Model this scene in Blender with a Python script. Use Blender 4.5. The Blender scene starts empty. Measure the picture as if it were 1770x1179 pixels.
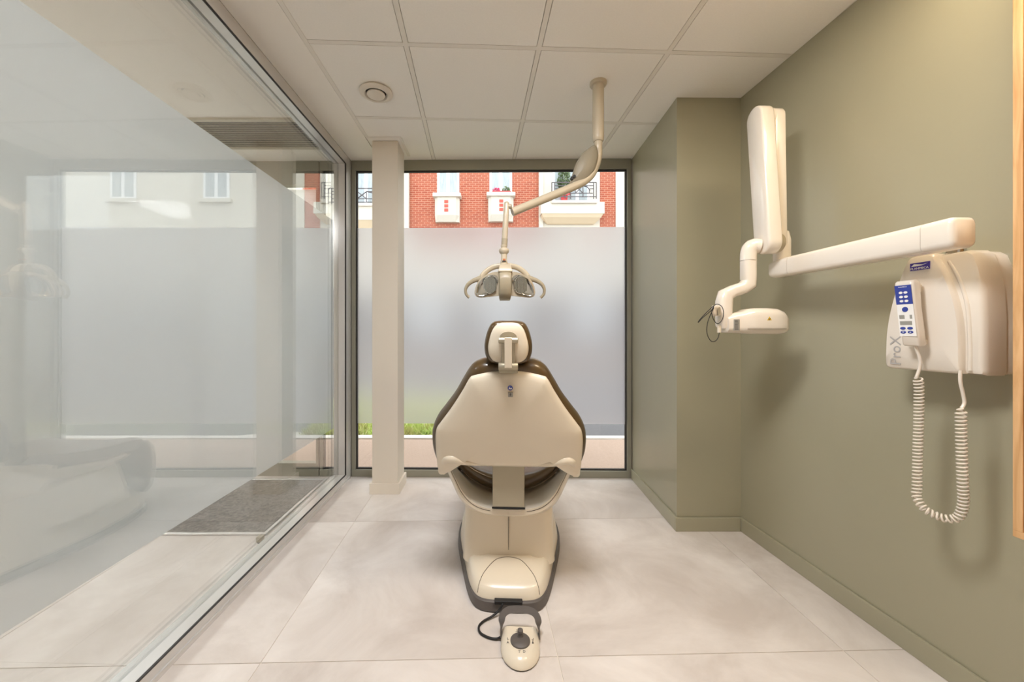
import bpy, bmesh, math, random
from mathutils import Vector, Matrix
random.seed(7)
SC = bpy.context.scene
COL = SC.collection
# ------------------------------------------------------------------ camera, sky, exposure
F, CX, CY, HC = 660.0, 848.0, 572.0, 1.108      # focal length / principal point in pixels of 1770x1179, eye height in m
cam_d = bpy.data.cameras.new('camera'); cam = bpy.data.objects.new('camera', cam_d); COL.objects.link(cam)
cam_d.sensor_width = 36.0; cam_d.lens = F * 36.0 / 1770.0
cam_d.shift_x = (885.0 - CX) / 1770.0; cam_d.shift_y = -(589.5 - CY) / 1770.0
cam_d.clip_start = 0.02; cam_d.clip_end = 300
cam.location = (0, 0, HC); cam.rotation_euler = (math.radians(90), 0, 0)
SC.camera = cam
world = bpy.data.worlds.new('overcast_sky'); SC.world = world; world.use_nodes = True
bg = world.node_tree.nodes['Background']
bg.inputs[0].default_value = (0.93, 0.97, 1.0, 1); bg.inputs[1].default_value = 2.05
SC.view_settings.view_transform = 'Standard'; SC.view_settings.look = 'None'
SC.view_settings.exposure = 0.66; SC.view_settings.gamma = 1.0; SC.view_settings.use_curve_mapping = False
SC.cycles.max_bounces = 14; SC.cycles.transparent_max_bounces = 24; SC.cycles.diffuse_bounces = 8
SC.cycles.glossy_bounces = 6; SC.cycles.transmission_bounces = 8
SC.cycles.caustics_refractive = True; SC.cycles.caustics_reflective = False
SC.cycles.sample_clamp_indirect = 8.0
LAMP_ROOM_FILL, LAMP_WARM, LAMP_HALL_FILL = 39.0, 14.0, 38.0

# ------------------------------------------------------------------ materials
def srgb(r, g, b):
    f = lambda c: (c / 255 / 12.92) if c / 255 <= 0.04045 else ((c / 255 + 0.055) / 1.055) ** 2.4
    return (f(r), f(g), f(b), 1.0)
def new_mat(name):
    m = bpy.data.materials.new(name); m.use_nodes = True
    nt = m.node_tree; return m, nt, nt.nodes, nt.links
def N(ns, t, **kw):
    n = ns.new(t)
    for k, v in kw.items(): setattr(n, k, v)
    return n
def pbr(name, col, rough=0.5, metal=0.0, coat=0.0, noise=0.0, nscale=8.0, bump=0.0, bscale=200.0, spec=0.5, col2=None, stretch=(1, 1, 1)):
    m, nt, ns, lk = new_mat(name)
    b = ns['Principled BSDF']
    b.inputs['Base Color'].default_value = col; b.inputs['Roughness'].default_value = rough
    b.inputs['Metallic'].default_value = metal; b.inputs['Coat Weight'].default_value = coat
    b.inputs['Coat Roughness'].default_value = 0.08; b.inputs['Specular IOR Level'].default_value = spec
    tc = N(ns, 'ShaderNodeTexCoord'); mp = N(ns, 'ShaderNodeMapping'); mp.inputs['Scale'].default_value = stretch
    lk.new(tc.outputs['Object'], mp.inputs[0])
    if noise > 0:
        t = N(ns, 'ShaderNodeTexNoise'); t.inputs['Scale'].default_value = nscale; t.inputs['Detail'].default_value = 5
        lk.new(mp.outputs[0], t.inputs['Vector'])
        r = N(ns, 'ShaderNodeValToRGB'); r.color_ramp.elements[0].position = 0.32; r.color_ramp.elements[1].position = 0.68
        c2 = col2 or tuple(c * (1 - noise) for c in col[:3]) + (1,)
        r.color_ramp.elements[0].color = c2; r.color_ramp.elements[1].color = col
        lk.new(t.outputs['Fac'], r.inputs[0]); lk.new(r.outputs[0], b.inputs['Base Color'])
    if bump > 0:
        t = N(ns, 'ShaderNodeTexNoise'); t.inputs['Scale'].default_value = bscale; t.inputs['Detail'].default_value = 3
        lk.new(mp.outputs[0], t.inputs['Vector'])
        bp_ = N(ns, 'ShaderNodeBump'); bp_.inputs['Strength'].default_value = bump; bp_.inputs['Distance'].default_value = 0.002
        lk.new(t.outputs['Fac'], bp_.inputs['Height']); lk.new(bp_.outputs[0], b.inputs['Normal'])
    return m
def schlick(ns, lk, f0, power=5.0):
    g = N(ns, 'ShaderNodeNewGeometry')
    d = N(ns, 'ShaderNodeVectorMath', operation='DOT_PRODUCT'); lk.new(g.outputs['Normal'], d.inputs[0]); lk.new(g.outputs['Incoming'], d.inputs[1])
    a = N(ns, 'ShaderNodeMath', operation='ABSOLUTE'); lk.new(d.outputs['Value'], a.inputs[0])
    s = N(ns, 'ShaderNodeMath', operation='SUBTRACT'); s.inputs[0].default_value = 1.0; lk.new(a.outputs[0], s.inputs[1])
    p = N(ns, 'ShaderNodeMath', operation='POWER'); lk.new(s.outputs[0], p.inputs[0]); p.inputs[1].default_value = power
    q = N(ns, 'ShaderNodeMath', operation='MULTIPLY_ADD'); lk.new(p.outputs[0], q.inputs[0]); q.inputs[1].default_value = 1 - f0; q.inputs[2].default_value = f0
    return q.outputs[0]
def glass_mat(name, f0=0.05, tint=(0.96, 0.98, 0.96, 1), power=5.0):
    m, nt, ns, lk = new_mat(name); ns.remove(ns['Principled BSDF'])
    t = N(ns, 'ShaderNodeBsdfTransparent'); t.inputs[0].default_value = tint
    g = N(ns, 'ShaderNodeBsdfGlossy'); g.inputs['Roughness'].default_value = 0.0
    mx = N(ns, 'ShaderNodeMixShader'); lk.new(schlick(ns, lk, f0, power), mx.inputs[0])
    lk.new(t.outputs[0], mx.inputs[1]); lk.new(g.outputs[0], mx.inputs[2]); lk.new(mx.outputs[0], ns['Material Output'].inputs[0])
    return m
def film_mat(name, clear=0.0, translucent=0.5, diffuse=0.2, refr=0.3, rough=0.45, col=(0.93, 0.92, 0.92, 1), ior=1.12):
    m, nt, ns, lk = new_mat(name); ns.remove(ns['Principled BSDF'])
    parts = []
    if clear:
        a = N(ns, 'ShaderNodeBsdfTransparent'); a.inputs[0].default_value = (1, 1, 1, 1); parts.append((a, clear))
    if translucent:
        a = N(ns, 'ShaderNodeBsdfTranslucent'); a.inputs[0].default_value = col; parts.append((a, translucent))
    if diffuse:
        a = N(ns, 'ShaderNodeBsdfDiffuse'); a.inputs[0].default_value = col; parts.append((a, diffuse))
    if refr:
        a = N(ns, 'ShaderNodeBsdfRefraction'); a.inputs[0].default_value = col; a.inputs['Roughness'].default_value = rough; a.inputs['IOR'].default_value = ior; parts.append((a, refr))
    cur, w = parts[0][0], parts[0][1]
    for nxt, w2 in parts[1:]:
        mx = N(ns, 'ShaderNodeMixShader'); mx.inputs[0].default_value = w2 / (w + w2)
        lk.new(cur.outputs[0], mx.inputs[1]); lk.new(nxt.outputs[0], mx.inputs[2]); cur = mx; w += w2
    lk.new(cur.outputs[0], ns['Material Output'].inputs[0]); return m
def emit_mat(name, col, s):
    m, nt, ns, lk = new_mat(name); ns.remove(ns['Principled BSDF'])
    e = N(ns, 'ShaderNodeEmission'); e.inputs[0].default_value = col; e.inputs[1].default_value = s
    lk.new(e.outputs[0], ns['Material Output'].inputs[0]); return m
def tile_floor_mat():
    m, nt, ns, lk = new_mat('cement_tile'); b = ns['Principled BSDF']
    g = N(ns, 'ShaderNodeNewGeometry'); oi = N(ns, 'ShaderNodeObjectInfo')
    mul = N(ns, 'ShaderNodeVectorMath', operation='SCALE'); mul.inputs['Scale'].default_value = 9.0
    cmb = N(ns, 'ShaderNodeCombineXYZ'); lk.new(oi.outputs['Random'], cmb.inputs[0]); lk.new(oi.outputs['Random'], cmb.inputs[2]); lk.new(cmb.outputs[0], mul.inputs[0])
    add = N(ns, 'ShaderNodeVectorMath', operation='ADD'); lk.new(g.outputs['Position'], add.inputs[0]); lk.new(mul.outputs[0], add.inputs[1])
    t = N(ns, 'ShaderNodeTexNoise'); t.inputs['Scale'].default_value = 2.2; t.inputs['Detail'].default_value = 7; t.inputs['Roughness'].default_value = 0.62; t.inputs['Distortion'].default_value = 0.6
    lk.new(add.outputs[0], t.inputs['Vector'])
    r = N(ns, 'ShaderNodeValToRGB'); r.color_ramp.elements[0].position = 0.33; r.color_ramp.elements[1].position = 0.66
    r.color_ramp.elements[0].color = srgb(197, 187, 179); r.color_ramp.elements[1].color = srgb(227, 220, 214)
    lk.new(t.outputs['Fac'], r.inputs[0]); lk.new(r.outputs[0], b.inputs['Base Color'])
    t2 = N(ns, 'ShaderNodeTexNoise'); t2.inputs['Scale'].default_value = 6; t2.inputs['Detail'].default_value = 6; lk.new(add.outputs[0], t2.inputs['Vector'])
    rr = N(ns, 'ShaderNodeMapRange'); rr.inputs['To Min'].default_value = 0.36; rr.inputs['To Max'].default_value = 0.52; lk.new(t2.outputs['Fac'], rr.inputs[0]); lk.new(rr.outputs[0], b.inputs['Roughness'])
    return m
def brick_mat():
    m, nt, ns, lk = new_mat('red_brick'); b = ns['Principled BSDF']; b.inputs['Roughness'].default_value = 0.85
    g = N(ns, 'ShaderNodeNewGeometry'); sp = N(ns, 'ShaderNodeSeparateXYZ'); lk.new(g.outputs['Position'], sp.inputs[0])
    cb = N(ns, 'ShaderNodeCombineXYZ'); lk.new(sp.outputs[0], cb.inputs[0]); lk.new(sp.outputs[2], cb.inputs[1])
    br = N(ns, 'ShaderNodeTexBrick'); br.inputs['Color1'].default_value = srgb(172, 88, 62); br.inputs['Color2'].default_value = srgb(156, 74, 52); br.inputs['Mortar'].default_value = srgb(192, 136, 112)
    br.inputs['Scale'].default_value = 1.0; br.inputs['Brick Width'].default_value = 0.22; br.inputs['Row Height'].default_value = 0.075; br.inputs['Mortar Size'].default_value = 0.010
    lk.new(cb.outputs[0], br.inputs['Vector']); lk.new(br.outputs['Color'], b.inputs['Base Color'])
    bp_ = N(ns, 'ShaderNodeBump'); bp_.inputs['Strength'].default_value = 0.5; bp_.inputs['Distance'].default_value = 0.01; bp_.invert = True
    lk.new(br.outputs['Fac'], bp_.inputs['Height']); lk.new(bp_.outputs[0], b.inputs['Normal']); return m
def wood_mat():
    m, nt, ns, lk = new_mat('oak'); b = ns['Principled BSDF']; b.inputs['Roughness'].default_value = 0.45
    tc = N(ns, 'ShaderNodeTexCoord'); mp = N(ns, 'ShaderNodeMapping'); mp.inputs['Scale'].default_value = (14, 14, 1.2); lk.new(tc.outputs['Object'], mp.inputs[0])
    t = N(ns, 'ShaderNodeTexNoise'); t.inputs['Scale'].default_value = 3.0; t.inputs['Detail'].default_value = 6; t.inputs['Distortion'].default_value = 1.2; lk.new(mp.outputs[0], t.inputs['Vector'])
    r = N(ns, 'ShaderNodeValToRGB'); r.color_ramp.elements[0].position = 0.35; r.color_ramp.elements[1].position = 0.65
    r.color_ramp.elements[0].color = srgb(196, 148, 96); r.color_ramp.elements[1].color = srgb(224, 182, 132)
    lk.new(t.outputs['Fac'], r.inputs[0]); lk.new(r.outputs[0], b.inputs['Base Color']); return m
M = {
 'ceil': pbr('ceiling_board', srgb(247, 243, 236), 0.9, noise=0.03, nscale=160, bump=0.15, bscale=300),
 'plaster': pbr('white_plaster', srgb(246, 241, 233), 0.85, noise=0.02, nscale=3),
 'tee': pbr('painted_steel_tee', srgb(234, 229, 220), 0.7),
 'dark': pbr('dark_gap', srgb(70, 66, 58), 0.9),
 'sage': pbr('sage_green_paint', srgb(162, 157, 133), 0.32, noise=0.04, nscale=2.5, bump=0.04, bscale=220, spec=0.55),
 'tile': tile_floor_mat(),
 'grout': pbr('pale_grout', srgb(224, 216, 204), 0.9, noise=0.05, nscale=30),
 'alu': pbr('grey_aluminium', srgb(150, 147, 132), 0.45, metal=0.25),
 'alu_light': pbr('satin_aluminium', srgb(214, 212, 209), 0.22, metal=0.45),
 'alu_dark': pbr('black_gasket', srgb(40, 36, 34), 0.6),
 'white_paint': pbr('white_paint', srgb(226, 217, 203), 0.6, noise=0.02, nscale=4),
 'cream': pbr('cream_plastic', srgb(224, 213, 193), 0.28, coat=0.35),
 'cream_lamp': pbr('shaded_lamp_enamel', srgb(192, 180, 157), 0.32, coat=0.2),  # cream darkened in the colour itself for the backlit look
 'tan': pbr('tan_grey_enamel', srgb(164, 153, 130), 0.35),
 'fin': pbr('elbow_cover_grey', srgb(142, 134, 116), 0.45),
 'white_plastic': pbr('gloss_white_plastic', srgb(228, 219, 206), 0.22, coat=0.6),
 'brown': pbr('brown_upholstery', srgb(78, 58, 28), 0.30, coat=0.5, noise=0.05, nscale=30, bump=0.05, bscale=500),
 'charcoal': pbr('charcoal_plastic', srgb(92, 86, 82), 0.5),
 'black': pbr('black_rubber', srgb(24, 22, 22), 0.55),
 'steel': pbr('brushed_steel', srgb(176, 168, 148), 0.35, metal=0.55),
 'chrome': pbr('chrome', srgb(205, 205, 205), 0.12, metal=1.0),
 'mirror': pbr('facet_reflector', srgb(205, 208, 206), 0.12, metal=1.0),
 'lens': glass_mat('lens_glass', 0.06),
 'seam': pbr('panel_seam', srgb(96, 86, 70), 0.8),
 'oak': wood_mat(),
 'grille': pbr('grille_metal', srgb(196, 188, 170), 0.5),
 'mat': pbr('grey_mat_pile', srgb(122, 116, 108), 0.95, noise=0.85, nscale=60, bump=0.8, bscale=300),
 'pane': glass_mat('window_glass', 0.035, (0.97, 0.985, 0.98, 1)),
 'pane_part': glass_mat('partition_glass', 0.14, (0.955, 0.965, 0.958, 1), 3.7),
 'film': film_mat('frosted_window_film', translucent=0.40, diffuse=0.05, refr=0.55, rough=0.80, col=(0.77, 0.77, 0.81, 1)),
 'film_door': film_mat('white_door_film', translucent=1.0, diffuse=0.0, refr=0.0, col=(0.97, 0.97, 0.97, 1)),
 'film_part': film_mat('frosted_partition_film', clear=0.07, translucent=0.50, diffuse=0.43, refr=0.0, col=(0.60, 0.64, 0.665, 1)),
 'stone': pbr('pale_facade_render', srgb(212, 204, 190), 0.9, noise=0.05, nscale=1.2),
 'stone2': pbr('warm_stone', srgb(226, 206, 176), 0.9),
 'brick': brick_mat(),
 'wframe': pbr('white_window_paint', srgb(242, 242, 242), 0.5),
 'wpane': pbr('curtained_pane', srgb(176, 184, 188), 0.15, noise=0.25, nscale=3, stretch=(6, 1, 1)),
 'iron': pbr('grey_wrought_iron', srgb(88, 82, 84), 0.6),
 'plinth': pbr('dark_base_stone', srgb(116, 113, 114), 0.9, noise=0.1, nscale=2),
 'redtile': pbr('red_inlay', srgb(190, 84, 70), 0.7),
 'pave': pbr('pinkish_pavement', srgb(180, 155, 138), 0.95, noise=0.14, nscale=60, bump=0.3, bscale=120),
 'kerb': pbr('pale_kerb_stone', srgb(220, 212, 204), 0.9, noise=0.06, nscale=12),
 'asphalt': pbr('grey_asphalt', srgb(108, 106, 108), 0.95, noise=0.25, nscale=90, bump=0.6, bscale=160),
 'soil': pbr('dry_soil', srgb(190, 186, 130), 0.95, noise=0.3, nscale=25),
 'grass': pbr('grass_blade', srgb(192, 216, 112), 0.7, noise=0.45, nscale=5, col2=srgb(196, 186, 126)),
 'leaf': pbr('leaf_green', srgb(112, 132, 84), 0.6, noise=0.4, nscale=20),
 'pink': pbr('pink_petal', srgb(214, 62, 110), 0.6),
 'redpot': pbr('red_pot', srgb(216, 62, 66), 0.5),
 'blue': pbr('blue_keypad', srgb(48, 66, 150), 0.4),
 'ink': pbr('purple_ink', srgb(62, 44, 150), 0.4),
 'grey_ink': pbr('grey_ink', srgb(176, 172, 168), 0.6),
 'lcd': pbr('lcd_grey', srgb(150, 148, 140), 0.3),
 'dark_ink': pbr('dark_ink', srgb(60, 56, 60), 0.5),
 'paper': pbr('white_sticker', srgb(238, 236, 232), 0.5),
 'yellow': pbr('warning_yellow', srgb(226, 186, 30), 0.5),
 'orange': pbr('orange_print', srgb(190, 110, 60), 0.5),
 'lamp_fill': emit_mat('room_fill_panel', (0.985, 0.98, 1.0, 1), LAMP_ROOM_FILL),
 'lamp_warm': emit_mat('warm_led_panel', (1.0, 0.82, 0.58, 1), LAMP_WARM),
 'lamp_hall_fill': emit_mat('hall_fill_panel', (0.97, 0.985, 1.0, 1), LAMP_HALL_FILL),
}
# ------------------------------------------------------------------ mesh helpers
def P(px, py, Y): return Vector(((px - CX) / F * Y, Y, HC - (py - CY) / F * Y))
class MB:
    def __init__(s): s.v = []; s.f = []
    def add(s, vs, fs):
        o = len(s.v); s.v += [tuple(v) for v in vs]; s.f += [tuple(i + o for i in f) for f in fs]; return s
    def box(s, x0, x1, y0, y1, z0, z1):
        return s.add([(x0,y0,z0),(x1,y0,z0),(x1,y1,z0),(x0,y1,z0),(x0,y0,z1),(x1,y0,z1),(x1,y1,z1),(x0,y1,z1)],
                     [(3,2,1,0),(4,5,6,7),(0,1,5,4),(1,2,6,5),(2,3,7,6),(3,0,4,7)])
    def prism(s, pts, off):
        n = len(pts); pts = [Vector(p) for p in pts]; off = Vector(off)
        return s.add(pts + [p + off for p in pts], [tuple(range(n))[::-1], tuple(range(n, 2*n))] + [(i, (i+1) % n, (i+1) % n + n, i + n) for i in range(n)])
    def loft(s, rings, cap=True, closed=True):
        n = len(rings[0]); assert all(len(r) == n for r in rings), [len(r) for r in rings]; vs = [p for r in rings for p in r]; fs = []
        for k in range(len(rings) - 1):
            for i in range(n if closed else n - 1):
                j = (i + 1) % n; fs.append((k*n+i, k*n+j, (k+1)*n+j, (k+1)*n+i))
        if cap: fs += [tuple(range(n))[::-1], tuple((len(rings)-1)*n + i for i in range(n))]
        return s.add(vs, fs)
    def fan(s, rings):            # rings closing to a point at both ends handled by tiny rings
        return s.loft(rings)
    def tube(s, path, r, n=12, cap=True, flat=1.0):
        path = [Vector(p) for p in path]; m = len(path)
        rs = r if isinstance(r, (list, tuple)) else [r] * m
        rings = []; up = None
        for i, p in enumerate(path):
            t = (path[min(i+1, m-1)] - path[max(i-1, 0)]).normalized()
            if up is None:
                up = Vector((0, 0, 1)) if abs(t.z) < 0.9 else Vector((0, 1, 0))
            up = (up - t * up.dot(t)).normalized(); side = t.cross(up)
            rings.append([p + (side * math.cos(a) + up * math.sin(a) * flat) * rs[i] for a in [2*math.pi*k/n for k in range(n)]])
        return s.loft(rings, cap)
    def lathe(s, prof, c=(0,0,0), axis='z', n=32):
        c = Vector(c); rings = []
        for r, h in prof:
            ring = []
            for k in range(n):
                a = 2*math.pi*k/n; x, y = r*math.cos(a), r*math.sin(a)
                ring.append(c + (Vector((x, y, h)) if axis == 'z' else Vector((x, h, y)) if axis == 'y' else Vector((h, x, y))))
            rings.append(ring)
        return s.loft(rings)
def link(o, parent): 
    COL.objects.link(o)
    if parent is not None: o.parent = parent
def wloc(o):
    v = Vector(o.location)
    while o.parent is not None:
        o = o.parent; v += Vector(o.location)
    return v
def build(name, mb, mat, parent=None, smooth=None, bevel=0.0, seg=2, sub=0, local=False):
    """mesh object; verts are in scene coordinates (or in the thing's own axes when local=True)"""
    vs = [Vector(v) for v in mb.v]
    if parent is None:
        lo = Vector((min(v.x for v in vs), min(v.y for v in vs), min(v.z for v in vs))); hi = Vector((max(v.x for v in vs), max(v.y for v in vs), max(v.z for v in vs)))
        org = Vector(((lo.x+hi.x)/2, (lo.y+hi.y)/2, lo.z))
    else:
        org = Vector((0, 0, 0)) if local else wloc(parent)
    me = bpy.data.meshes.new(name); me.from_pydata([v - org for v in vs], [], mb.f)
    bm = bmesh.new(); bm.from_mesh(me); bmesh.ops.recalc_face_normals(bm, faces=bm.faces); bm.to_mesh(me); bm.free()
    me.materials.append(M[mat] if isinstance(mat, str) else mat)
    o = bpy.data.objects.new(name, me); link(o, parent)
    if parent is None: o.location = org
    if smooth:
        me.shade_smooth(); me.set_sharp_from_angle(angle=math.radians(smooth))
    if bevel:
        b = o.modifiers.new('bevel', 'BEVEL'); b.width = bevel; b.segments = seg; b.limit_method = 'ANGLE'; b.angle_limit = math.radians(38)
        if not smooth: me.shade_smooth(); me.set_sharp_from_angle(angle=math.radians(50)); b.harden_normals = False
        o.modifiers.new('wn', 'WEIGHTED_NORMAL').keep_sharp = False
    if sub:
        u = o.modifiers.new('sub', 'SUBSURF'); u.levels = sub; u.render_levels = sub
    return o
def thing(name, label, cat, loc=(0,0,0), rz=0.0, group=None):
    o = bpy.data.objects.new(name, None); o.empty_display_size = 0.1; COL.objects.link(o)
    o.location = loc; o.rotation_euler = (0, 0, rz); o['label'] = label; o['category'] = cat
    if group: o['group'] = group
    return o
def tag(o, label, cat=None, kind=None, group=None):
    o['label'] = label
    if cat: o['category'] = cat
    if kind: o['kind'] = kind
    if group: o['group'] = group
    return o
def struct(o, label=None):
    o['kind'] = 'structure'
    if label: o['label'] = label
    return o
def sempty(name, label, loc=(0,0,0)):
    o = bpy.data.objects.new(name, None); COL.objects.link(o); o.location = loc; return struct(o, label)
def B(name, mat, parent, *b, bevel=0.0, **kw): return build(name, MB().box(*b), mat, parent, bevel=bevel, **kw)
def clip_poly(poly, a, b, c):      # keep a*x+b*y<=c
    out = []
    for i in range(len(poly)):
        p, q = poly[i], poly[(i+1) % len(poly)]; dp, dq = a*p[0]+b*p[1]-c, a*q[0]+b*q[1]-c
        if dp <= 0: out.append(p)
        if dp * dq < 0:
            t = dp / (dp - dq); out.append((p[0]+(q[0]-p[0])*t, p[1]+(q[1]-p[1])*t))
    return out
def clip_rect(poly, x0, x1, y0, y1):
    for a, b, c in ((1,0,x1), (-1,0,-x0), (0,1,y1), (0,-1,-y0)):
        if len(poly) >= 3: poly = clip_poly(poly, a, b, c)
    return poly
def area(p): return abs(sum(p[i][0]*p[(i+1)%len(p)][1]-p[(i+1)%len(p)][0]*p[i][1] for i in range(len(p)))/2)
def catmull(pts, k=6, closed=False):
    pts = [Vector(p) for p in pts]; n = len(pts); out = []
    g = (lambda i: pts[i % n]) if closed else (lambda i: pts[max(0, min(n-1, i))])
    for i in range(n if closed else n - 1):
        p0, p1, p2, p3 = g(i-1), g(i), g(i+1), g(i+2)
        for j in range(k):
            t = j / k
            out.append(0.5*((2*p1)+(p2-p0)*t+(2*p0-5*p1+4*p2-p3)*t*t+(3*p1-p0-3*p2+p3)*t**3))
    if not closed: out.append(pts[-1].copy())
    return out
def rrect(w, h, r, n=5):            # rounded rectangle outline centred on 0
    o = []
    for cx, cy, a0 in ((w/2-r, h/2-r, 0), (-w/2+r, h/2-r, 90), (-w/2+r, -h/2+r, 180), (w/2-r, -h/2+r, 270)):
        for k in range(n+1):
            a = math.radians(a0 + 90*k/n); o.append((cx+r*math.cos(a), cy+r*math.sin(a)))
    return o
def text(name, s, size, mat, parent, mtx, extrude=0.0003, local=True, align='CENTER'):
    cu = bpy.data.curves.new(name, 'FONT'); cu.body = s; cu.size = size; cu.extrude = extrude; cu.align_x = align; cu.align_y = 'CENTER'; cu.resolution_u = 3
    tmp = bpy.data.objects.new(name, cu); COL.objects.link(tmp)
    dg = bpy.context.evaluated_depsgraph_get(); me = bpy.data.meshes.new_from_object(tmp.evaluated_get(dg))
    bpy.data.objects.remove(tmp); bpy.data.curves.remove(cu)
    me.transform(mtx if local else Matrix.Translation(-wloc(parent)) @ mtx)
    me.materials.clear(); me.materials.append(M[mat])
    o = bpy.data.objects.new(name, me); link(o, parent); return o
def frame(o, x, y):                 # matrix with local x/y axes and origin
    x = Vector(x).normalized(); z = x.cross(Vector(y)).normalized(); y = z.cross(x)
    return Matrix(((x.x,y.x,z.x,o[0]),(x.y,y.y,z.y,o[1]),(x.z,y.z,z.z,o[2]),(0,0,0,1)))

# ------------------------------------------------------------------ room sizes
ZC = 2.404; YW = 2.885; XG = -1.12; YB = -1.7; XL = -3.7
def xr(y): return 1.392 - 0.07 * (y - 2.12)          # right wall
def yw(x): return YW - 0.016 * x                      # window plane (inner face of frame)
# floor: slab of grout with tiles laid on it
floor = struct(B('floor', 'grout', None, XL, 1.75, YB, 2.99, -0.12, -0.0025), 'pale cement look tiled floor')
ang = math.radians(1.4); ca, sa = math.cos(ang), math.sin(ang); TX, TY = 0.995, 0.945; ox, oy = 0.228, 1.298
for i in range(-4, 3):
    for j in range(-4, 3):
        g = 0.0016
        q = [(i*TX+g, j*TY+g), ((i+1)*TX-g, j*TY+g), ((i+1)*TX-g, (j+1)*TY-g), (i*TX+g, (j+1)*TY-g)]
        q = [(ox + u*ca - v*sa, oy + u*sa + v*ca) for u, v in q]
        q = clip_rect(q, XL, 1.72, YB, 2.93)
        if len(q) > 2 and area(q) > 0.002:
            build('floor_tile', MB().prism([(x, y, -0.0025) for x, y in q], (0, 0, 0.0025)), 'tile', floor)
# ceiling: slab, boards, tee bars
ceil = struct(B('ceiling', 'dark', None, XL, 1.75, YB, 2.99, ZC+0.012, ZC+0.15), 'suspended ceiling of square white boards')
angc = math.radians(2.3); cc, scn = math.cos(angc), math.sin(angc); S = 0.606; cox, coy = 0.222, 1.752
def cg(u, v): return (cox + u*cc - v*scn, coy + u*scn + v*cc)
XS = -0.835
lamp_cells = {(-1, -2), (1, -2)}
for i in range(-2, 3):
    for j in range(-6, 2):
        g = 0.0136
        q = clip_rect([cg(i*S+g, j*S+g), cg((i+1)*S-g, j*S+g), cg((i+1)*S-g, (j+1)*S-g), cg(i*S+g, (j+1)*S-g)], XS, 1.72, YB, 2.93)
        if len(q) < 3 or area(q) < 0.003 or (i, j) in lamp_cells: continue
        build('ceiling_board', MB().prism([(x, y, ZC) for x, y in q], (0, 0, 0.012)), 'ceil', ceil)
def tee(u0, v0, u1, v1, w=0.011):
    d = Vector((u1-u0, v1-v0)).normalized(); nrm = Vector((-d.y, d.x)) * w
    q = clip_rect([cg(u0+nrm.x, v0+nrm.y), cg(u1+nrm.x, v1+nrm.y), cg(u1-nrm.x, v1-nrm.y), cg(u0-nrm.x, v0-nrm.y)], XS, 1.72, YB, 2.93)
    if len(q) > 2: build('tee_bar', MB().prism([(x, y, ZC-0.0003) for x, y in q], (0, 0, 0.0123)), 'tee', ceil)
for i in range(-1, 3): tee(i*S, -6*S, i*S, 2*S)
for j in range(-5, 2):
    for i in range(-2, 3): tee(i*S+0.011, j*S, (i+1)*S-0.011, j*S)
B('plaster_band', 'plaster', ceil, XG+0.06, XS-0.004, YB, 2.93, ZC-0.002, ZC+0.012)
B('plaster_band', 'plaster', ceil, XL, XG-0.03, YB, 2.93, ZC-0.002, ZC+0.012)
B('edge_angle', 'tee', ceil, XS-0.002, XS+0.018, YB, 2.55, ZC-0.003, ZC+0.002)
B('edge_angle', 'tee', ceil, -0.835, -0.60, 2.545, 2.565, ZC-0.003, ZC+0.002)
B('edge_angle', 'tee', ceil, -0.615, -0.595, 2.565, 2.83, ZC-0.003, ZC+0.002)
# walls
def wall_r(y0, y1, z0, z1, t0, t1): return [(xr(y0)+t0, y0, z0), (xr(y1)+t0, y1, z0), (xr(y1)+t1, y1, z0), (xr(y0)+t1, y0, z0)]
struct(build('wall_right', MB().prism(wall_r(YB, 2.2, 0, 0, 0, 0.15), (0, 0, ZC)), 'sage'), 'sage green painted wall on the right')
pier = [(1.034, 2.12, 0), (1.41, 2.124, 0), (1.41, 2.96, 0), (1.068, 2.96, 0)]
struct(build('wall_right_pier', MB().prism(pier, (0, 0, ZC)), 'sage'), 'sage green boxed pier beside the window')
struct(B('wall_back', 'plaster', None, XL, 1.75, YB-0.12, YB, 0, ZC), 'white wall behind the camera')
struct(B('wall_far_left', 'plaster', None, XL-0.12, XL, YB, 3.0, 0, ZC), 'white far wall of the entrance hall')
bb = 0.075
struct(build('baseboard_right', MB().prism(wall_r(YB, 2.12, 0, 0, -0.012, 0), (0, 0, bb)), 'sage', bevel=0.002), 'sage green skirting along the right wall')
struct(B('baseboard_pier', 'sage', None, 1.022, xr(2.12)-0.012, 2.106, 2.12, 0, bb, bevel=0.002), 'sage green skirting across the pier front')
struct(build('baseboard_pier_side', MB().prism([(1.022, 2.12, 0), (1.034, 2.12, 0), (1.064, 2.86, 0), (1.052, 2.86, 0)], (0, 0, bb)), 'sage', bevel=0.002), 'sage green skirting on the pier side by the window')
# white column
col_ = sempty('wall_column', 'white square column standing before the window', (-0.72, 2.68, 0))
B('shaft', 'white_paint', col_, -0.807, -0.632, 2.60, 2.79, 0.0, ZC-0.002, bevel=0.002)
cb = 0.014
for nm, b in (('skirting', (-0.807-cb, -0.632+cb, 2.60-cb, 2.60)), ('skirting', (-0.632, -0.632+cb, 2.60, 2.79+cb)), ('skirting', (-0.807-cb, -0.807, 2.60, 2.79+cb))):
    B(nm, 'white_paint', col_, *b, 0, 0.072, bevel=0.0015)
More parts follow.
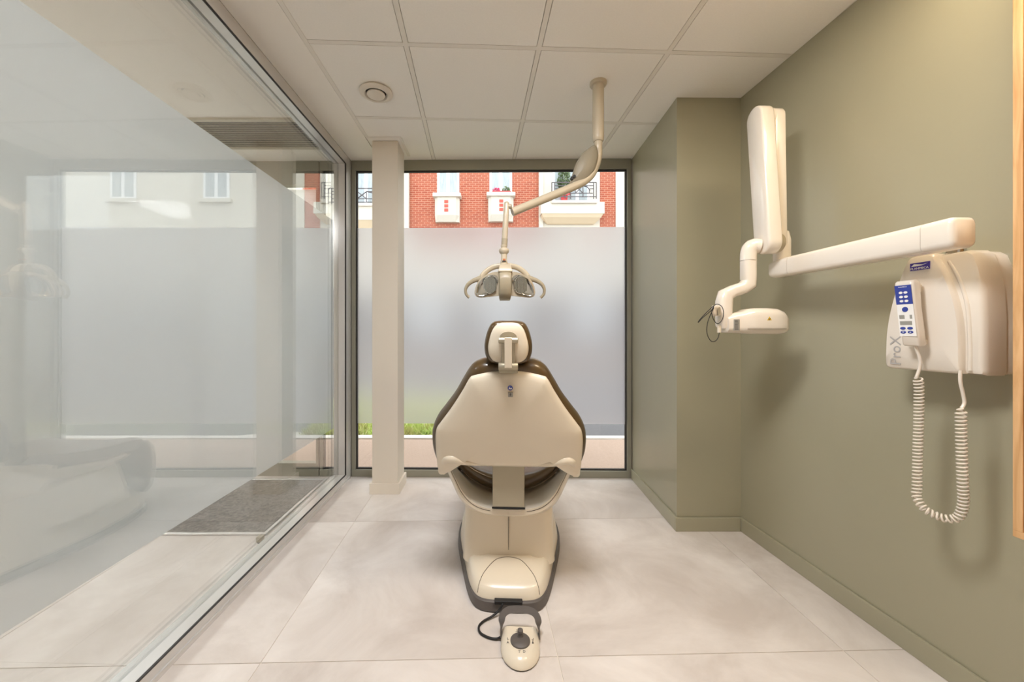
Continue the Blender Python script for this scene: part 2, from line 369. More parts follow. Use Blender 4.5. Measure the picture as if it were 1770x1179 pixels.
# window wall frames: helper in the plane of the facade
def wprism(x0, x1, z0, z1, d0, d1):
    return MB().prism([(x0, yw(x0)+d0, z0), (x1, yw(x1)+d0, z0), (x1, yw(x1)+d1, z0), (x0, yw(x0)+d1, z0)], (0, 0, z1-z0))
def wpart(name, mat, parent, x0, x1, z0, z1, d0=0.0, d1=0.06, bevel=0.0): return build(name, wprism(x0, x1, z0, z1, d0, d1), mat, parent, bevel=bevel)
def wquad(name, mat, parent, x0, x1, z0, z1, d):
    return build(name, MB().add([(x0, yw(x0)+d, z0), (x1, yw(x1)+d, z0), (x1, yw(x1)+d, z1), (x0, yw(x0)+d, z1)], [(0,1,2,3)]), mat, parent)
FZ0, FZ1 = 0.40, 1.895
def window(name, label, x0, x1, film=True, fw=0.030, z0=0.0, z1=ZC, ftop=FZ1):
    w = sempty(name, label, ((x0+x1)/2, yw((x0+x1)/2), z0))
    wpart('frame_bottom', 'alu', w, x0, x1, z0, z0+0.052, bevel=0.002); wpart('frame_top', 'alu', w, x0, x1, z1-0.075, z1, bevel=0.002)
    wpart('frame_side', 'alu', w, x0, x0+fw, z0+0.052, z1-0.075, bevel=0.002); wpart('frame_side', 'alu', w, x1-fw, x1, z0+0.052, z1-0.075, bevel=0.002)
    a, b, c, d = x0+fw, x1-fw, z0+0.052, z1-0.075
    t = 0.009
    for (p, q, r, s_) in ((a, b, c, c+t), (a, b, d-t, d), (a, a+t, c+t, d-t), (b-t, b, c+t, d-t)): wpart('gasket', 'alu_dark', w, p, q, r, s_, 0.018, 0.04)
    wpart('glass', 'pane', w, a+0.002, b-0.002, c+0.002, d-0.002, 0.026, 0.034)
    if film: wquad('frosted_film', 'film', w, a+t, b-t, FZ0, ftop, 0.024)
    return w
window('window_1', 'floor to ceiling window with a wide frosted band', XG+0.062, 1.058)
window('window_2', 'narrow clear glazed strip beside the hall door', -1.30, XG-0.032, film=False, fw=0.02)
window('window_3', 'frosted window of the entrance hall', -3.68, -2.27)
d1 = sempty('door_1', 'glazed entrance door with frosted upper pane', (-1.78, yw(-1.78), 0))
wpart('frame_top', 'alu', d1, -2.26, -1.31, 2.22, ZC, bevel=0.002); wpart('frame_bottom', 'alu', d1, -2.26, -1.31, 0, 0.10, bevel=0.002)
wpart('frame_side', 'alu', d1, -1.33, -1.31, 0.10, 2.22, bevel=0.002); wpart('frame_side', 'alu', d1, -2.26, -2.22, 0.10, 2.22, bevel=0.002)
wpart('glass', 'pane', d1, -2.22, -1.33, 0.10, 2.22, 0.026, 0.034); wquad('frosted_film', 'film_door', d1, -2.21, -1.335, FZ0, 2.19, 0.022)
wpart('handle', 'alu_light', d1, -2.17, -2.14, 0.85, 1.25, -0.06, -0.03, bevel=0.004)
for z in (0.87, 1.21): wpart('handle_stud', 'alu_light', d1, -2.165, -2.145, z, z+0.02, -0.03, 0.02)
# glass partition
gp = sempty('wall_left', 'glass partition with a wide frosted band', (XG, 1.2, 0))
PE = 2.80
B('bottom_rail', 'alu_light', gp, XG-0.03, XG+0.06, YB, PE, 0, 0.052, bevel=0.002); B('top_rail', 'alu_light', gp, XG-0.03, XG+0.06, YB, PE, 2.335, ZC-0.002, bevel=0.002)
B('end_post', 'alu_light', gp, XG-0.03, XG+0.06, PE, 2.965, 0, ZC-0.002, bevel=0.002)
B('gasket', 'alu_dark', gp, XG+0.052, XG+0.0615, YB, PE, 0.050, 0.0535); B('gasket', 'alu_dark', gp, XG+0.052, XG+0.0615, YB, PE, 2.3325, 2.336)
B('gasket', 'alu_dark', gp, XG+0.052, XG+0.0615, PE-0.003, PE+0.001, 0.05, 2.336)
B('skirting_strip', 'alu_light', gp, XG+0.06, XG+0.066, YB, PE+0.07, 0, 0.018)
B('glass_pane', 'pane_part', gp, XG-0.006, XG+0.006, YB, PE, 0.052, 2.335)
build('frosted_film', MB().add([(XG-0.009, YB, 0.407), (XG-0.009, PE-0.055, 0.407), (XG-0.009, PE-0.055, 1.90), (XG-0.009, YB, 1.90)], [(0,1,2,3)]), 'film_part', gp)
# ------------------------------------------------------------------ outside ground
struct(build('pavement', MB().prism([(-14, 2.99, -0.12), (20, 2.99, -0.12), (20, 4.0, -0.12), (-14, 4.0, -0.12)], (0, 0, 0.10)), 'pave'), 'pinkish pavement outside the window')
struct(build('kerb', MB().prism([(-14, 4.0, -0.12), (20, 3.93, -0.12), (20, 4.05, -0.12), (0.45, 4.06, -0.12), (0.1, 4.20, -0.12), (-0.15, 4.20, -0.12), (-0.2, 4.08, -0.12), (-14, 4.10, -0.12)], (0, 0, 0.115)), 'kerb'), 'pale kerb edging of the pavement')
struct(B('road', 'asphalt', None, -14, 20, 4.02, 11.5, -0.30, -0.04), 'grey asphalt road')
struct(B('far_pavement', 'pave', None, -14, 20, 11.5, 16.0, -0.30, 0.05), 'pavement below the brick building')
struct(B('verge_soil', 'soil', None, -6, -0.17, 4.10, 6.4, -0.10, -0.012), 'dry soil of the grass verge')
gm = MB()
for k in range(9000):
    x = random.uniform(-4.6, -0.18); y = 4.11 + 1.6 * random.random() ** 1.6
    h = random.uniform(0.03, 0.10) * (0.5 if y < 4.25 and random.random() < 0.6 else 1); a = random.uniform(0, math.pi); w = random.uniform(0.004, 0.009)
    dx, dy = math.cos(a)*w, math.sin(a)*w; lx, ly = random.uniform(-.05, .05), random.uniform(-.05, .05)
    gm.add([(x-dx, y-dy, -0.012), (x+dx, y+dy, -0.012), (x+dx*.6+lx*.4, y+dy*.6+ly*.4, h*.6), (x+lx, y+ly, h), (x-dx*.6+lx*.4, y-dy*.6+ly*.4, h*.6)], [(0,1,2,3,4)])
tag(build('grass', gm, 'grass'), 'ragged green grass on the verge beyond the pavement', 'grass', 'stuff')
# ------------------------------------------------------------------ building across the road
YF = 14.0
def bx(px): return (px - CX) / F * YF
def bz(py): return HC - (py - CY) / F * YF
bd = thing('apartment_building', 'brick and cream apartment building across the road', 'building', (2.0, YF, 0.05))
def wall_seg(name, mat, x0, x1, y=YF, z0=0.05, z1=13.0): return B(name, mat, bd, x0, x1, y, y+0.6, z0, z1)
wall_seg('wall', 'stone', -14, bx(523)); wall_seg('brick_wall', 'brick', bx(523), bx(556), z0=4.4); wall_seg('wall', 'stone', bx(556), bx(708), YF-0.05)
wall_seg('brick_wall', 'brick', bx(708), bx(931), z0=4.4); wall_seg('wall', 'stone', bx(931), bx(1036), YF-0.06); wall_seg('brick_wall', 'brick', bx(1036), bx(1064), z0=4.4); wall_seg('wall', 'stone', bx(1064), 20, YF-0.03)
for a_, b_ in ((523, 556), (708, 931), (1036, 1064)): wall_seg('ground_floor_wall', 'stone', bx(a_), bx(b_), z1=4.4)
B('pilaster', 'stone', bd, bx(698), bx(708), YF-0.16, YF-0.03, 4.0, 13.0); B('pilaster', 'stone', bd, bx(931), bx(938), YF-0.14, YF-0.05, 4.3, 13.0)
B('corbel', 'stone', bd, bx(697), bx(710), YF-0.30, YF-0.05, 4.0, 4.45, bevel=0.05)
B('base_course', 'plinth', bd, -14, 20, YF-0.10, YF-0.07, 0.05, 2.6)
B('roof', 'asphalt', bd, -14, 20, YF-0.3, YF+6, 13.0, 13.3)
def bwindow(x0, x1, z0, z1, y, mull=1):
    w = B('window', 'wframe', bd, x0, x1, y-0.04, y+0.02, z0, z1); W = x1-x0
    fr = 0.09
    for k in range(mull+1):
        a = x0 + W*k/(mull+1) + (fr if k == 0 else fr*0.7); b = x0 + W*(k+1)/(mull+1) - (fr if k == mull else fr*0.7)
        B('pane', 'wpane', w, a, b, y-0.05, y-0.038, z0+0.08, z1-0.55); B('pane', 'wpane', w, a, b, y-0.05, y-0.038, z1-0.47, z1-0.08)
    return w
def balconette(x0, x1, zt, zb, y, inlay):
    B('sill_cap', 'stone', bd, x0-0.06, x1+0.06, y-0.38, y, zt-0.14, zt, bevel=0.02)
    d = 0.30; hl = (zb*0.78 + zt*0.22); c = 0.12
    o = [(x0, y, 0), (x0, y-d+c, 0), (x0+c, y-d, 0), (x1-c, y-d, 0), (x1, y-d+c, 0), (x1, y, 0)]
    low = [(x0, y, 0), (x0+.02, y-d*.45, 0), (x0+c+.03, y-d*.62, 0), (x1-c-.03, y-d*.62, 0), (x1-.02, y-d*.45, 0), (x1, y, 0)]
    R = lambda p, z: [(a, b, z) for a, b, _ in p]
    build('balconette', MB().loft([R(low, zb), R(o, hl), R(o, zt-0.14)]), 'stone', bd)
    for k in range(3): B('inlay', 'redtile', bd, inlay-0.07, inlay+0.07, y-d-0.012, y-d+0.02, zt-0.36-k*0.15, zt-0.25-k*0.15)
bwindow(bx(756), bx(794), bz(341), bz(230), YF); balconette(bx(753), bx(795), bz(339), bz(386), YF, bx(773))
bwindow(bx(846), bx(885), bz(338), bz(228), YF); balconette(bx(844), bx(887), bz(338), bz(385), YF, bx(866))
# bay with balcony on the right
yb_ = YF - 0.06
bwindow(bx(954), bx(1018), bz(353), bz(225), yb_, 2)
R = lambda x0, x1, y0, y1, z: [(x0, y0, z), (x1, y0, z), (x1, y1, z), (x0, y1, z)]
build('balcony_box', MB().loft([R(bx(945), bx(1025), yb_-0.10, yb_, bz(389)), R(bx(936), bx(1034), yb_-0.34, yb_, bz(381)), R(bx(934), bx(1036), yb_-0.42, yb_, bz(376))]), 'stone2', bd)
B('balcony_front', 'stone', bd, bx(932), bx(1038), yb_-0.44, yb_, bz(376), bz(357)); B('balcony_ledge', 'stone', bd, bx(949), bx(1025), yb_-0.52, yb_-0.40, bz(360), bz(355), bevel=0.02)
def railing(x0, x1, z0, z1, y):
    mb = MB(); r = 0.018; H = z1-z0; W = x1-x0
    t = lambda *p: mb.tube([(x0+a*W, y, z0+b*H) for a, b in p], r, 6)
    t((0,1),(1,1)); t((0,.12),(1,.12)); t((.06,.34),(.30,.34)); t((.42,.34),(.92,.34)); t((0,0),(0,1)); t((1,0),(1,1)); t((.06,0),(.06,1)); t((.94,0),(.94,1)); t((.06,.8),(.30,.8)); t((.7,.8),(.94,.8))
    t((.30,0),(.30,.8)); t((.42,0),(.42,.34)); t((.18,.34),(.18,.62),(.06,.62)); t((.84,.34),(.84,.62),(.94,.62)); t((.53,.34),(.7,.8)); t((.53,.8),(.7,.34)); t((.3,.8),(.36,.6),(.42,.34)); t((.7,.8),(.8,.72),(.86,.5)); t((.53,.34),(.53,.8)); t((.7,.12),(.7,.8))
    return build('railing', mb, 'iron', bd, smooth=60)
railing(bx(950), bx(1024), bz(352), bz(325), yb_-0.46)
# left bay
yl = YF - 0.05
bwindow(bx(590), bx(656), bz(360), bz(225), yl, 2)
B('balcony_front', 'stone', bd, bx(570), bx(690), yl-0.40, yl, bz(386), bz(361)); B('balcony_ledge', 'stone', bd, bx(586), bx(672), yl-0.48, yl-0.36, bz(364), bz(359), bevel=0.02)
build('balcony_box', MB().loft([R(bx(585), bx(675), yl-0.12, yl, bz(398)), R(bx(572), bx(688), yl-0.38, yl, bz(386))]), 'stone2', bd)
railing(bx(577), bx(668), bz(360), bz(334), yl-0.42)
for x0 in (7.3, 10.7, 14.0): 
    bwindow(x0, x0+0.95, bz(345), bz(230), YF-0.03); B('sill', 'stone', bd, x0-0.12, x0+1.07, YF-0.18, YF-0.03, bz(352), bz(345), bevel=0.02)
for x0 in (-3.0, -0.2, 3.2, 7.3, 10.7):
    bwindow(x0, x0+1.2, 0.9, 2.5, YF-0.12)
# flowers and plants on the sills
def leaf_ball(name, label, cat, c, rad, n, mat, s=0.07, pot=None, potmat='redpot'):
    t = thing(name, label, cat, (c[0], c[1], c[2]-rad[2]))
    mb = MB()
    for k in range(n):
        v = Vector((random.gauss(0, 1), random.gauss(0, 1), random.gauss(0, 1))).normalized() * random.uniform(.3, 1) ** .5
        p = Vector(c) + Vector((v.x*rad[0], v.y*rad[1], v.z*rad[2])); a = Vector((random.gauss(0,1), random.gauss(0,1), random.gauss(0,1))).normalized()*s; b = a.orthogonal().normalized()*s*.5
        mb.add([p-a, p+b, p+a, p-b], [(0,1,2,3)])
    o = build('foliage' if mat == 'leaf' else 'petals', mb, mat, t)
    if pot: build('pot', MB().lathe([(pot[0]*.75, 0), (pot[0], pot[1]), (pot[0]*.9, pot[1]), (pot[0]*.7, pot[1]*.85)], (c[0], c[1], c[2]-rad[2]-pot[1]*0.9), n=16), potmat, t, smooth=40)
    return t
tr = thing('window_planter', 'red planter box on the sill of the flowered window', 'planter', (bx(869), YF-0.2, bz(338)))
B('trough', 'redpot', tr, bx(851), bx(883), YF-0.28, YF-0.12, bz(338), bz(334.5), bevel=0.01)
leaf_ball('pink_flowers', 'bunch of pink flowers in the red window planter', 'flowers', (bx(858), YF-0.2, bz(332)), (0.13, 0.07, 0.10), 60, 'pink', 0.05)
leaf_ball('green_window_plant', 'leafy green plant in the red window planter', 'plant', (bx(875), YF-0.2, bz(331)), (0.15, 0.07, 0.13), 60, 'leaf', 0.06)
pc = (bx(973), yb_-0.20, bz(318))
leaf_ball('balcony_tree', 'bushy potted green tree behind the balcony railing', 'plant', pc, (0.26, 0.11, 0.52), 420, 'leaf', 0.06, (0.13, 0.3))
B('cushion', 'redpot', thing('red_cloth', 'red cloth hung behind the balcony railing', 'cloth', (bx(976), yb_-0.4, bz(346))), bx(969), bx(982), yb_-0.43, yb_-0.40, bz(345), bz(337.5))
# ------------------------------------------------------------------ ceiling things
def vent():
    c = P(650, 158, F*(ZC-HC)/(CY-158)); t = thing('air_vent', 'round white air valve in the ceiling board', 'vent', (c.x, c.y, ZC-0.02))
    build('rim', MB().lathe([(0.060, 0), (0.085, -0.004), (0.088, -0.010), (0.072, -0.020), (0.060, -0.020), (0.053, -0.008), (0.053, 0)], (c.x, c.y, ZC), n=48), 'white_paint', t, smooth=40)
    build('disc', MB().lathe([(0.001, -0.027), (0.03, -0.027), (0.046, -0.023), (0.048, -0.018), (0.044, -0.012), (0.001, -0.010)], (c.x, c.y, ZC), n=48), 'white_paint', t, smooth=40)
    build('throat', MB().lathe([(0.001, -0.001), (0.054, -0.001), (0.054, -0.006), (0.001, -0.006)], (c.x, c.y, ZC), n=32), 'dark', t)
vent()
gr = thing('ceiling_grille', 'slatted air grille in the hall ceiling', 'grille', (-1.65, 2.5, ZC-0.02))
B('backing', 'dark', gr, -2.18, -1.185, 2.34, 2.68, ZC-0.006, ZC-0.002)
for b in ((-2.2, -1.17, 2.315, 2.345), (-2.2, -1.17, 2.68, 2.70), (-2.2, -2.18, 2.345, 2.68), (-1.19, -1.17, 2.345, 2.68)): B('frame', 'grille', gr, *b, ZC-0.016, ZC-0.001, bevel=0.002)
for k in range(13):
    y = 2.36 + k*0.0248
    build('slat', MB().prism([(-2.18, y, ZC-0.016), (-2.18, y+0.016, ZC-0.010), (-2.18, y+0.016, ZC-0.007), (-2.18, y, ZC-0.013)], (0.99, 0, 0)), 'grille', gr)
def led(cells, name, label, mat):
    for i, j, lb in cells:
        t = thing(name, lb, 'ceiling light', (*cg((i+.5)*S, (j+.5)*S), ZC), group='led panels of the treatment room')
        g = 0.013; h = 0.03
        q = lambda g: [cg(i*S+g, j*S+g), cg((i+1)*S-g, j*S+g), cg((i+1)*S-g, (j+1)*S-g-(0.15 if g > 0.02 else 0)), cg(i*S+g, (j+1)*S-g-(0.15 if g > 0.02 else 0))]
        build('diffuser', MB().prism([(x, y, ZC+0.002) for x, y in q(h)], (0, 0, 0.004)), mat, t)
        o, n_ = q(g), q(h)
        for k in range(4): build('frame', MB().prism([(*o[k], ZC), (*o[(k+1)%4], ZC), (*n_[(k+1)%4], ZC), (*n_[k], ZC)], (0, 0, 0.01)), 'white_paint', t)
led([(-1, -2, 'added neutral white led fill panel in the ceiling, out of view')], 'led_panel', '', 'lamp_fill')  # added fill panel, out of frame, to brighten floor and ceiling
led([(1, -2, 'warm square led ceiling panel above the oak cabinet')], 'led_panel', '', 'lamp_warm')
hl = thing('hall_fill_light', 'added square led fill light brightening the entrance hall, out of view', 'ceiling light', (-3.37, 1.9, ZC-0.03))  # unseen lamp added to brighten the hall and the partition film
B('diffuser', 'lamp_hall_fill', hl, -3.63, -3.11, 1.62, 2.18, ZC-0.022, ZC-0.012); B('housing', 'white_paint', hl, -3.65, -3.09, 1.60, 2.20, ZC-0.012, ZC-0.002, bevel=0.002)
# hall floor things
mt = thing('door_mat', 'grey ribbed entrance mat on the hall floor', 'mat', (-1.85, 2.45, 0))
B('pile', 'mat', mt, -2.45, -1.235, 2.085, 2.82, 0, 0.009, bevel=0.002)
for b in ((-2.47, -1.215, 2.065, 2.085), (-2.47, -1.215, 2.82, 2.84), (-2.47, -2.45, 2.085, 2.82), (-1.235, -1.215, 2.085, 2.82)): B('edge_strip', 'alu_light', mt, *b, 0, 0.010, bevel=0.002)
ds = thing('door_stop', 'small grey door stop on the hall floor', 'door stop', (-1.205, 2.0, 0))
B('block', 'steel', ds, -1.222, -1.19, 1.985, 2.015, 0.006, 0.035, bevel=0.004); build('base', MB().lathe([(0.014, 0), (0.014, 0.006)], (-1.206, 2.0, 0), n=20), 'charcoal', ds)
# ------------------------------------------------------------------ oak cabinet on the right wall
Yc0, Yc1 = 0.30, 0.992; zc0, zc1 = 0.575, 2.25
oc = thing('oak_cabinet', 'oak wall cabinet at the right edge of the picture', 'cabinet', (1.43, 0.65, zc0))
def oakb(name, y0, y1, z0, z1, a, b, bev=0.001): return build(name, MB().prism([(xr(y0)-a, y0, z0), (xr(y1)-a, y1, z0), (xr(y1)-b, y1, z0), (xr(y0)-b, y0, z0)], (0, 0, z1-z0)), 'oak', oc, bevel=bev)
oakb('side_panel', Yc1-0.018, Yc1, zc0+0.018, zc1-0.018, 0.115, 0.001); oakb('side_panel', Yc0, Yc0+0.018, zc0+0.018, zc1-0.018, 0.115, 0.001)
oakb('bottom_panel', Yc0, Yc1, zc0, zc0+0.018, 0.115, 0.001); oakb('top_panel', Yc0, Yc1, zc1-0.018, zc1, 0.115, 0.001); oakb('back_panel', Yc0+0.018, Yc1-0.018, zc0+0.018, zc1-0.018, 0.010, 0.001)
oakb('door', Yc0+0.019, (Yc0+Yc1)/2-0.0015, zc0+0.019, zc1-0.019, 0.113, 0.095); oakb('door', (Yc0+Yc1)/2+0.0015, Yc1-0.019, zc0+0.019, zc1-0.019, 0.113, 0.095)
# ------------------------------------------------------------------ dental chair (built around its own axis, y forward)
ch = thing('dental_chair', 'cream dental chair with brown upholstery, seen from behind', 'dental chair', (0.080, 1.70, 0), -0.05)
Y0 = 1.70; CPX = 877.0
def bp(dx, py, off=0.0):            # point on the reclined plane of the backrest, dx from its centre line
    k = (py - CY) / F
    Y = (1.56 - 0.371*(HC - 0.5)) / (1 - 0.371*k); z = HC - k*Y
    nrm = Vector((0, -0.938, -0.348))
    return Vector((dx/F*Y, Y - Y0, z)) + nrm*off
def sym(half): return half + [(-x, y) for x, y in half[::-1] if abs(x) > 1e-6]
def disc_shell(outline, rings, cy, name, mat, smooth=50, sub=0, parent=ch, fn=bp):
    rr = []
    for s, off in rings: rr.append([fn(x*s, cy + (y-cy)*s, off) for x, y in outline])
    return build(name, MB().loft(rr), mat, parent, smooth=smooth, local=True, sub=sub)
def dense(half, k=5):               # smooth half outline, mirrored
    c = catmull([(x, y, 0) for x, y in half], k); return sym([(p.x, p.y) for p in c])
cush = dense([(0, 629), (28, 629), (50, 631), (66, 641), (80, 662), (95, 688), (112, 711), (127, 731), (135, 752), (136, 772), (132, 793), (122, 810), (95, 812), (50, 811), (0, 811)])
disc_shell(cush, [(0.02, 0.006), (0.6, 0.006), (0.90, 0.002), (0.955, -0.008), (0.985, -0.022), (1.0, -0.042), (0.992, -0.060), (0.965, -0.078), (0.92, -0.090), (0.80, -0.094), (0.4, -0.084), (0.02, -0.080)], 735, 'back_cushion', 'brown', 70)
shell = dense([(0, 641), (20, 641), (40, 644), (60, 649), (68, 655), (80, 676), (98, 704), (118, 731), (125, 742), (127, 760), (125, 790), (122, 812), (116, 817), (107, 815), (104, 802), (85, 800), (50, 803), (0, 803)])
disc_shell(shell, [(0.995, -0.006), (1.0, 0.004), (0.992, 0.012), (0.972, 0.018), (0.90, 0.025), (0.7, 0.034), (0.4, 0.040), (0.02, 0.042)], 735, 'back_shell', 'cream', 60)
for sgn in (-1, 1):
    path = catmull([bp(sgn*112, 799, 0.012), bp(sgn*106, 789, 0.020), bp(sgn*94, 787, 0.024), bp(sgn*75, 793, 0.020), bp(sgn*52, 797, 0.013), bp(sgn*34, 799, 0.004)], 5)
    n_ = len(path); build('shell_lip', MB().tube(path, [0.005 + 0.0125*math.sin(math.pi*min(0.5, 0.15 + i/n_*1.2))*(1 if i < n_*.4 else (1-(i-n_*.4)/(n_*.6))**0.7) for i in range(n_)], 12), 'cream', ch, smooth=70, local=True)
    # hinge ear between backrest and seat bracket
    build('hinge', MB().loft([[bp(sgn*(114+a*9), 806+b*14, o) for a, b in rrect(1.6, 1.6, 0.5, 4)] for o in (-0.03, 0.012, 0.018)]), 'cream', ch, smooth=50, local=True)
# symbols on the shell
bl = lambda dx, py: bp(dx, py, 0.0425)
ex = Vector((1, 0, 0)); ey = Vector((0, -0.348, 0.938))
def badge(name, dx, py, r, mat, n=24, sq=False):
    c = bp(dx, py, 0.0395); nn = Vector((0, -0.938, -0.348))
    pts = [(r*a, r*b) for a, b in (((-1,-1),(1,-1),(1,1),(-1,1)) if sq else [(math.cos(2*math.pi*k/n), math.sin(2*math.pi*k/n)) for k in range(n)])]
    return build(name, MB().prism([c + ex*a + ey*b for a, b in pts], nn*0.0035), mat, ch, local=True)
badge('round_symbol', 3.2, 661.2, 0.0092, 'blue'); badge('square_symbol', 3.6, 672.5, 0.0090, 'lcd', sq=True)
def glyph(name, dx, py, polys, mat, sc):
    c = bp(dx, py, 0.0432); nn = Vector((0, -0.938, -0.348)); mb = MB()
    for p in polys: mb.prism([c + ex*(a*sc) + ey*(b*sc) for a, b in p], nn*0.0004)
    return build(name, mb, mat, ch, local=True)
circ = lambda x, y, r: [(x + r*math.cos(k*.5236), y + r*math.sin(k*.5236)) for k in range(12)]
glyph('figure_mark', 3.6, 672.5, [circ(0, .62, .2), [(-.2,.4),(.2,.4),(.16,-.1),(-.16,-.1)], [(-.2,.38),(-.5,0),(-.38,-.06),(-.1,.25)], [(.2,.38),(.5,0),(.38,-.06),(.1,.25)], [(-.16,-.1),(0,-.1),(-.18,-.8),(-.36,-.8)], [(0,-.1),(.16,-.1),(.36,-.8),(.18,-.8)]], 'dark_ink', 0.0088)
glyph('book_mark', 3.2, 661.2, [circ(-.25, .4, .2), [(-.55,.1),(0,.1),(.1,-.2),(-.5,-.5)], [(.05,-.1),(.6,.2),(.7,-.3),(.1,-.55)]], 'paper', 0.0090)
# headrest
def hp(dx, py, off=0.0):            # plane of the headrest
    Y = 1.345 + (py-590)*0.00035; z = HC - (py-CY)/F*Y
    return Vector((dx/F*Y - 0.0, Y - Y0 - off, z))
hc_ = dense([(0, 554), (16, 554), (28, 557), (35, 567), (40, 582), (42.5, 598), (41, 613), (36, 624), (28, 629), (12, 631), (0, 631)])
disc_shell(hc_, [(0.02, 0.004), (0.80, 0.003), (0.92, -0.004), (0.98, -0.018), (1.0, -0.034), (0.98, -0.052), (0.90, -0.066), (0.6, -0.068), (0.02, -0.062)], 592, 'headrest_cushion', 'brown', 70, fn=hp)
hs_ = dense([(0, 557.5), (12, 558), (21, 562), (28, 572), (33, 588), (35, 602), (32.5, 615), (25, 624), (12, 628), (0, 628.5)])
hs = disc_shell(hs_, [(0.99, -0.004), (1.0, 0.004), (0.97, 0.012), (0.88, 0.018), (0.6, 0.024), (0.02, 0.027)], 593, 'headrest_shell', 'cream', 60, fn=hp)
rc = [(x*15, 586 + y*10 - (3 if y < 0 else 0)) for x, y in [(math.cos(k*math.pi/12), math.sin(k*math.pi/12)) for k in range(24)]]
build('recess_shade', MB().loft([[hp(x, y, 0.020) for x, y in rc], [hp(x*.96, 586+(y-586)*.96, 0.0295) for x, y in rc]]), 'tan', hs, local=True, smooth=40)  # raised oval, its darker tan stands in for the recess shadow
build('bracket_pin', MB().tube([hp(-16.5, 588, 0.036), hp(-15.5, 588, 0.036), hp(15.5, 588, 0.036), hp(16.5, 588, 0.036)], [0.008, 0.0105, 0.0105, 0.008], 18), 'steel', ch, smooth=50, local=True)
def strap(w, y0, y1, o0, o1, o2, o3, name, mat):
    build(name, MB().add([hp(-w, y0, o0), hp(w, y0, o0), hp(w, y0, o1), hp(-w, y0, o1), hp(-w, y1, o2), hp(w, y1, o2), hp(w, y1, o3), hp(-w, y1, o3)], [(0,1,2,3),(4,5,6,7),(0,1,5,4),(1,2,6,5),(2,3,7,6),(3,0,4,7)]), mat, ch, local=True, bevel=0.002)
strap(11.5, 588, 636, 0.020, 0.034, 0.010, 0.030, 'bracket_rail', 'steel'); strap(6.3, 583, 634, 0.036, 0.050, 0.034, 0.048, 'bracket_strap', 'cream')
build('bracket_hinge', MB().tube([hp(-16.5, 632, 0.030), hp(-15.5, 632, 0.030), hp(15.5, 632, 0.030), hp(16.5, 632, 0.030)], [0.011, 0.013, 0.013, 0.011], 20), 'steel', ch, smooth=50, local=True)
strap(16, 636, 643.5, 0.0, 0.034, -0.005, 0.036, 'bracket_foot', 'steel')
# seat bracket under the backrest (U shape), seat, leg rest
def sp(dx, py, Y): return Vector((dx/F*Y, Y - Y0, HC - (py-CY)/F*Y))
def ucurve(half, Y): 
    c = catmull([sp(x, y, Y) for x, y in half], 5); return [Vector((-p.x, p.y, p.z)) for p in c[::-1]][:-1] + c
oB = ucurve([(0, 893), (40, 890), (68, 880), (86, 861), (98, 836), (110, 808)], 1.585)
oA = ucurve([(0, 891), (40, 888), (66, 877), (83, 858), (94, 834), (105, 808)], 1.565)
iA = ucurve([(0, 881), (38, 879), (62, 869), (79, 852), (91, 831), (103, 808)], 1.565)
iB = ucurve([(0, 872), (36, 871), (58, 862), (74, 846), (87, 828), (99, 808)], 1.60)
iC = ucurve([(0, 849), (34, 845), (54, 837), (70, 826), (82, 815), (93, 804)], 1.75)
oC = ucurve([(0, 874), (40, 870), (68, 860), (84, 845), (95, 826), (105, 806)], 1.78)
build('seat_bracket', MB().loft([list(r) for r in zip(oC, oB, oA, iA, iB, iC)]), 'cream', ch, smooth=45, local=True)
for sg in (-1, 1):
    ln = [(a*0.4 + b*0.6) + Vector((0, -0.0008, 0)) for a, b in zip(oA, iA) if a.x*sg > 0.068]
    build('bracket_seam', MB().tube(ln, 0.0011, 6), 'seam', ch, local=True)
pt = MB().loft([[sp(-27.5, 802, 1.56), sp(27.5, 802, 1.56), sp(27.5, 802, 1.60), sp(-27.5, 802, 1.60)], [sp(-27.5, 878, 1.548), sp(27.5, 878, 1.548), sp(27.5, 878, 1.58), sp(-27.5, 878, 1.58)]])
build('back_strap', pt, 'steel', ch, local=True, bevel=0.0015)
build('strap_slot', MB().loft([[sp(-28.5, 876.5, 1.547), sp(28.5, 876.5, 1.547), sp(28.5, 876.5, 1.575), sp(-28.5, 876.5, 1.575)], [sp(-28.5, 880, 1.546), sp(28.5, 880, 1.546), sp(28.5, 880, 1.575), sp(-28.5, 880, 1.575)]]), 'black', ch, local=True)
def seat_sec(Y, zc_, bow, hw, th, n=17, rnd=0.02):
    top = [(hw*(2*i/(n-1)-1)) for i in range(n)]; ring = []
    for x in top: ring.append(Vector((x, Y-Y0, zc_ + th + bow*(x/hw)**2 - rnd*max(0, (abs(x)/hw-.85)/.15)**2)))
    for x in top[::-1]: ring.append(Vector((x*0.97, Y-Y0, zc_ + bow*(x/hw)**2 + rnd*max(0, (abs(x)/hw-.85)/.15)**2)))
    return ring
secs = [seat_sec(Y, z, b, hw, th) for Y, z, b, hw, th in ((1.690, 0.405, 0.105, 0.225, 0.03), (1.70, 0.392, 0.112, 0.240, 0.056), (1.74, 0.392, 0.105, 0.262, 0.066), (1.82, 0.386, 0.080, 0.285, 0.074), (1.95, 0.382, 0.055, 0.295, 0.080), (2.10, 0.382, 0.040, 0.290, 0.082), (2.20, 0.384, 0.03, 0.275, 0.082), (2.26, 0.384, 0.02, 0.265, 0.078), (2.275, 0.398, 0.02, 0.255, 0.05))]
def loft_sec(secs):                 # curved slab: end faces filled strip by strip
    m_ = MB().loft(secs, cap=False); n_ = len(secs[0])
    for base in (0, (len(secs)-1)*n_):
        for i in range(n_//2 - 1): m_.f.append((base+i, base+i+1, base+n_-2-i, base+n_-1-i))
    return m_
build('seat_cushion', loft_sec(secs), 'brown', ch, smooth=60, local=True)
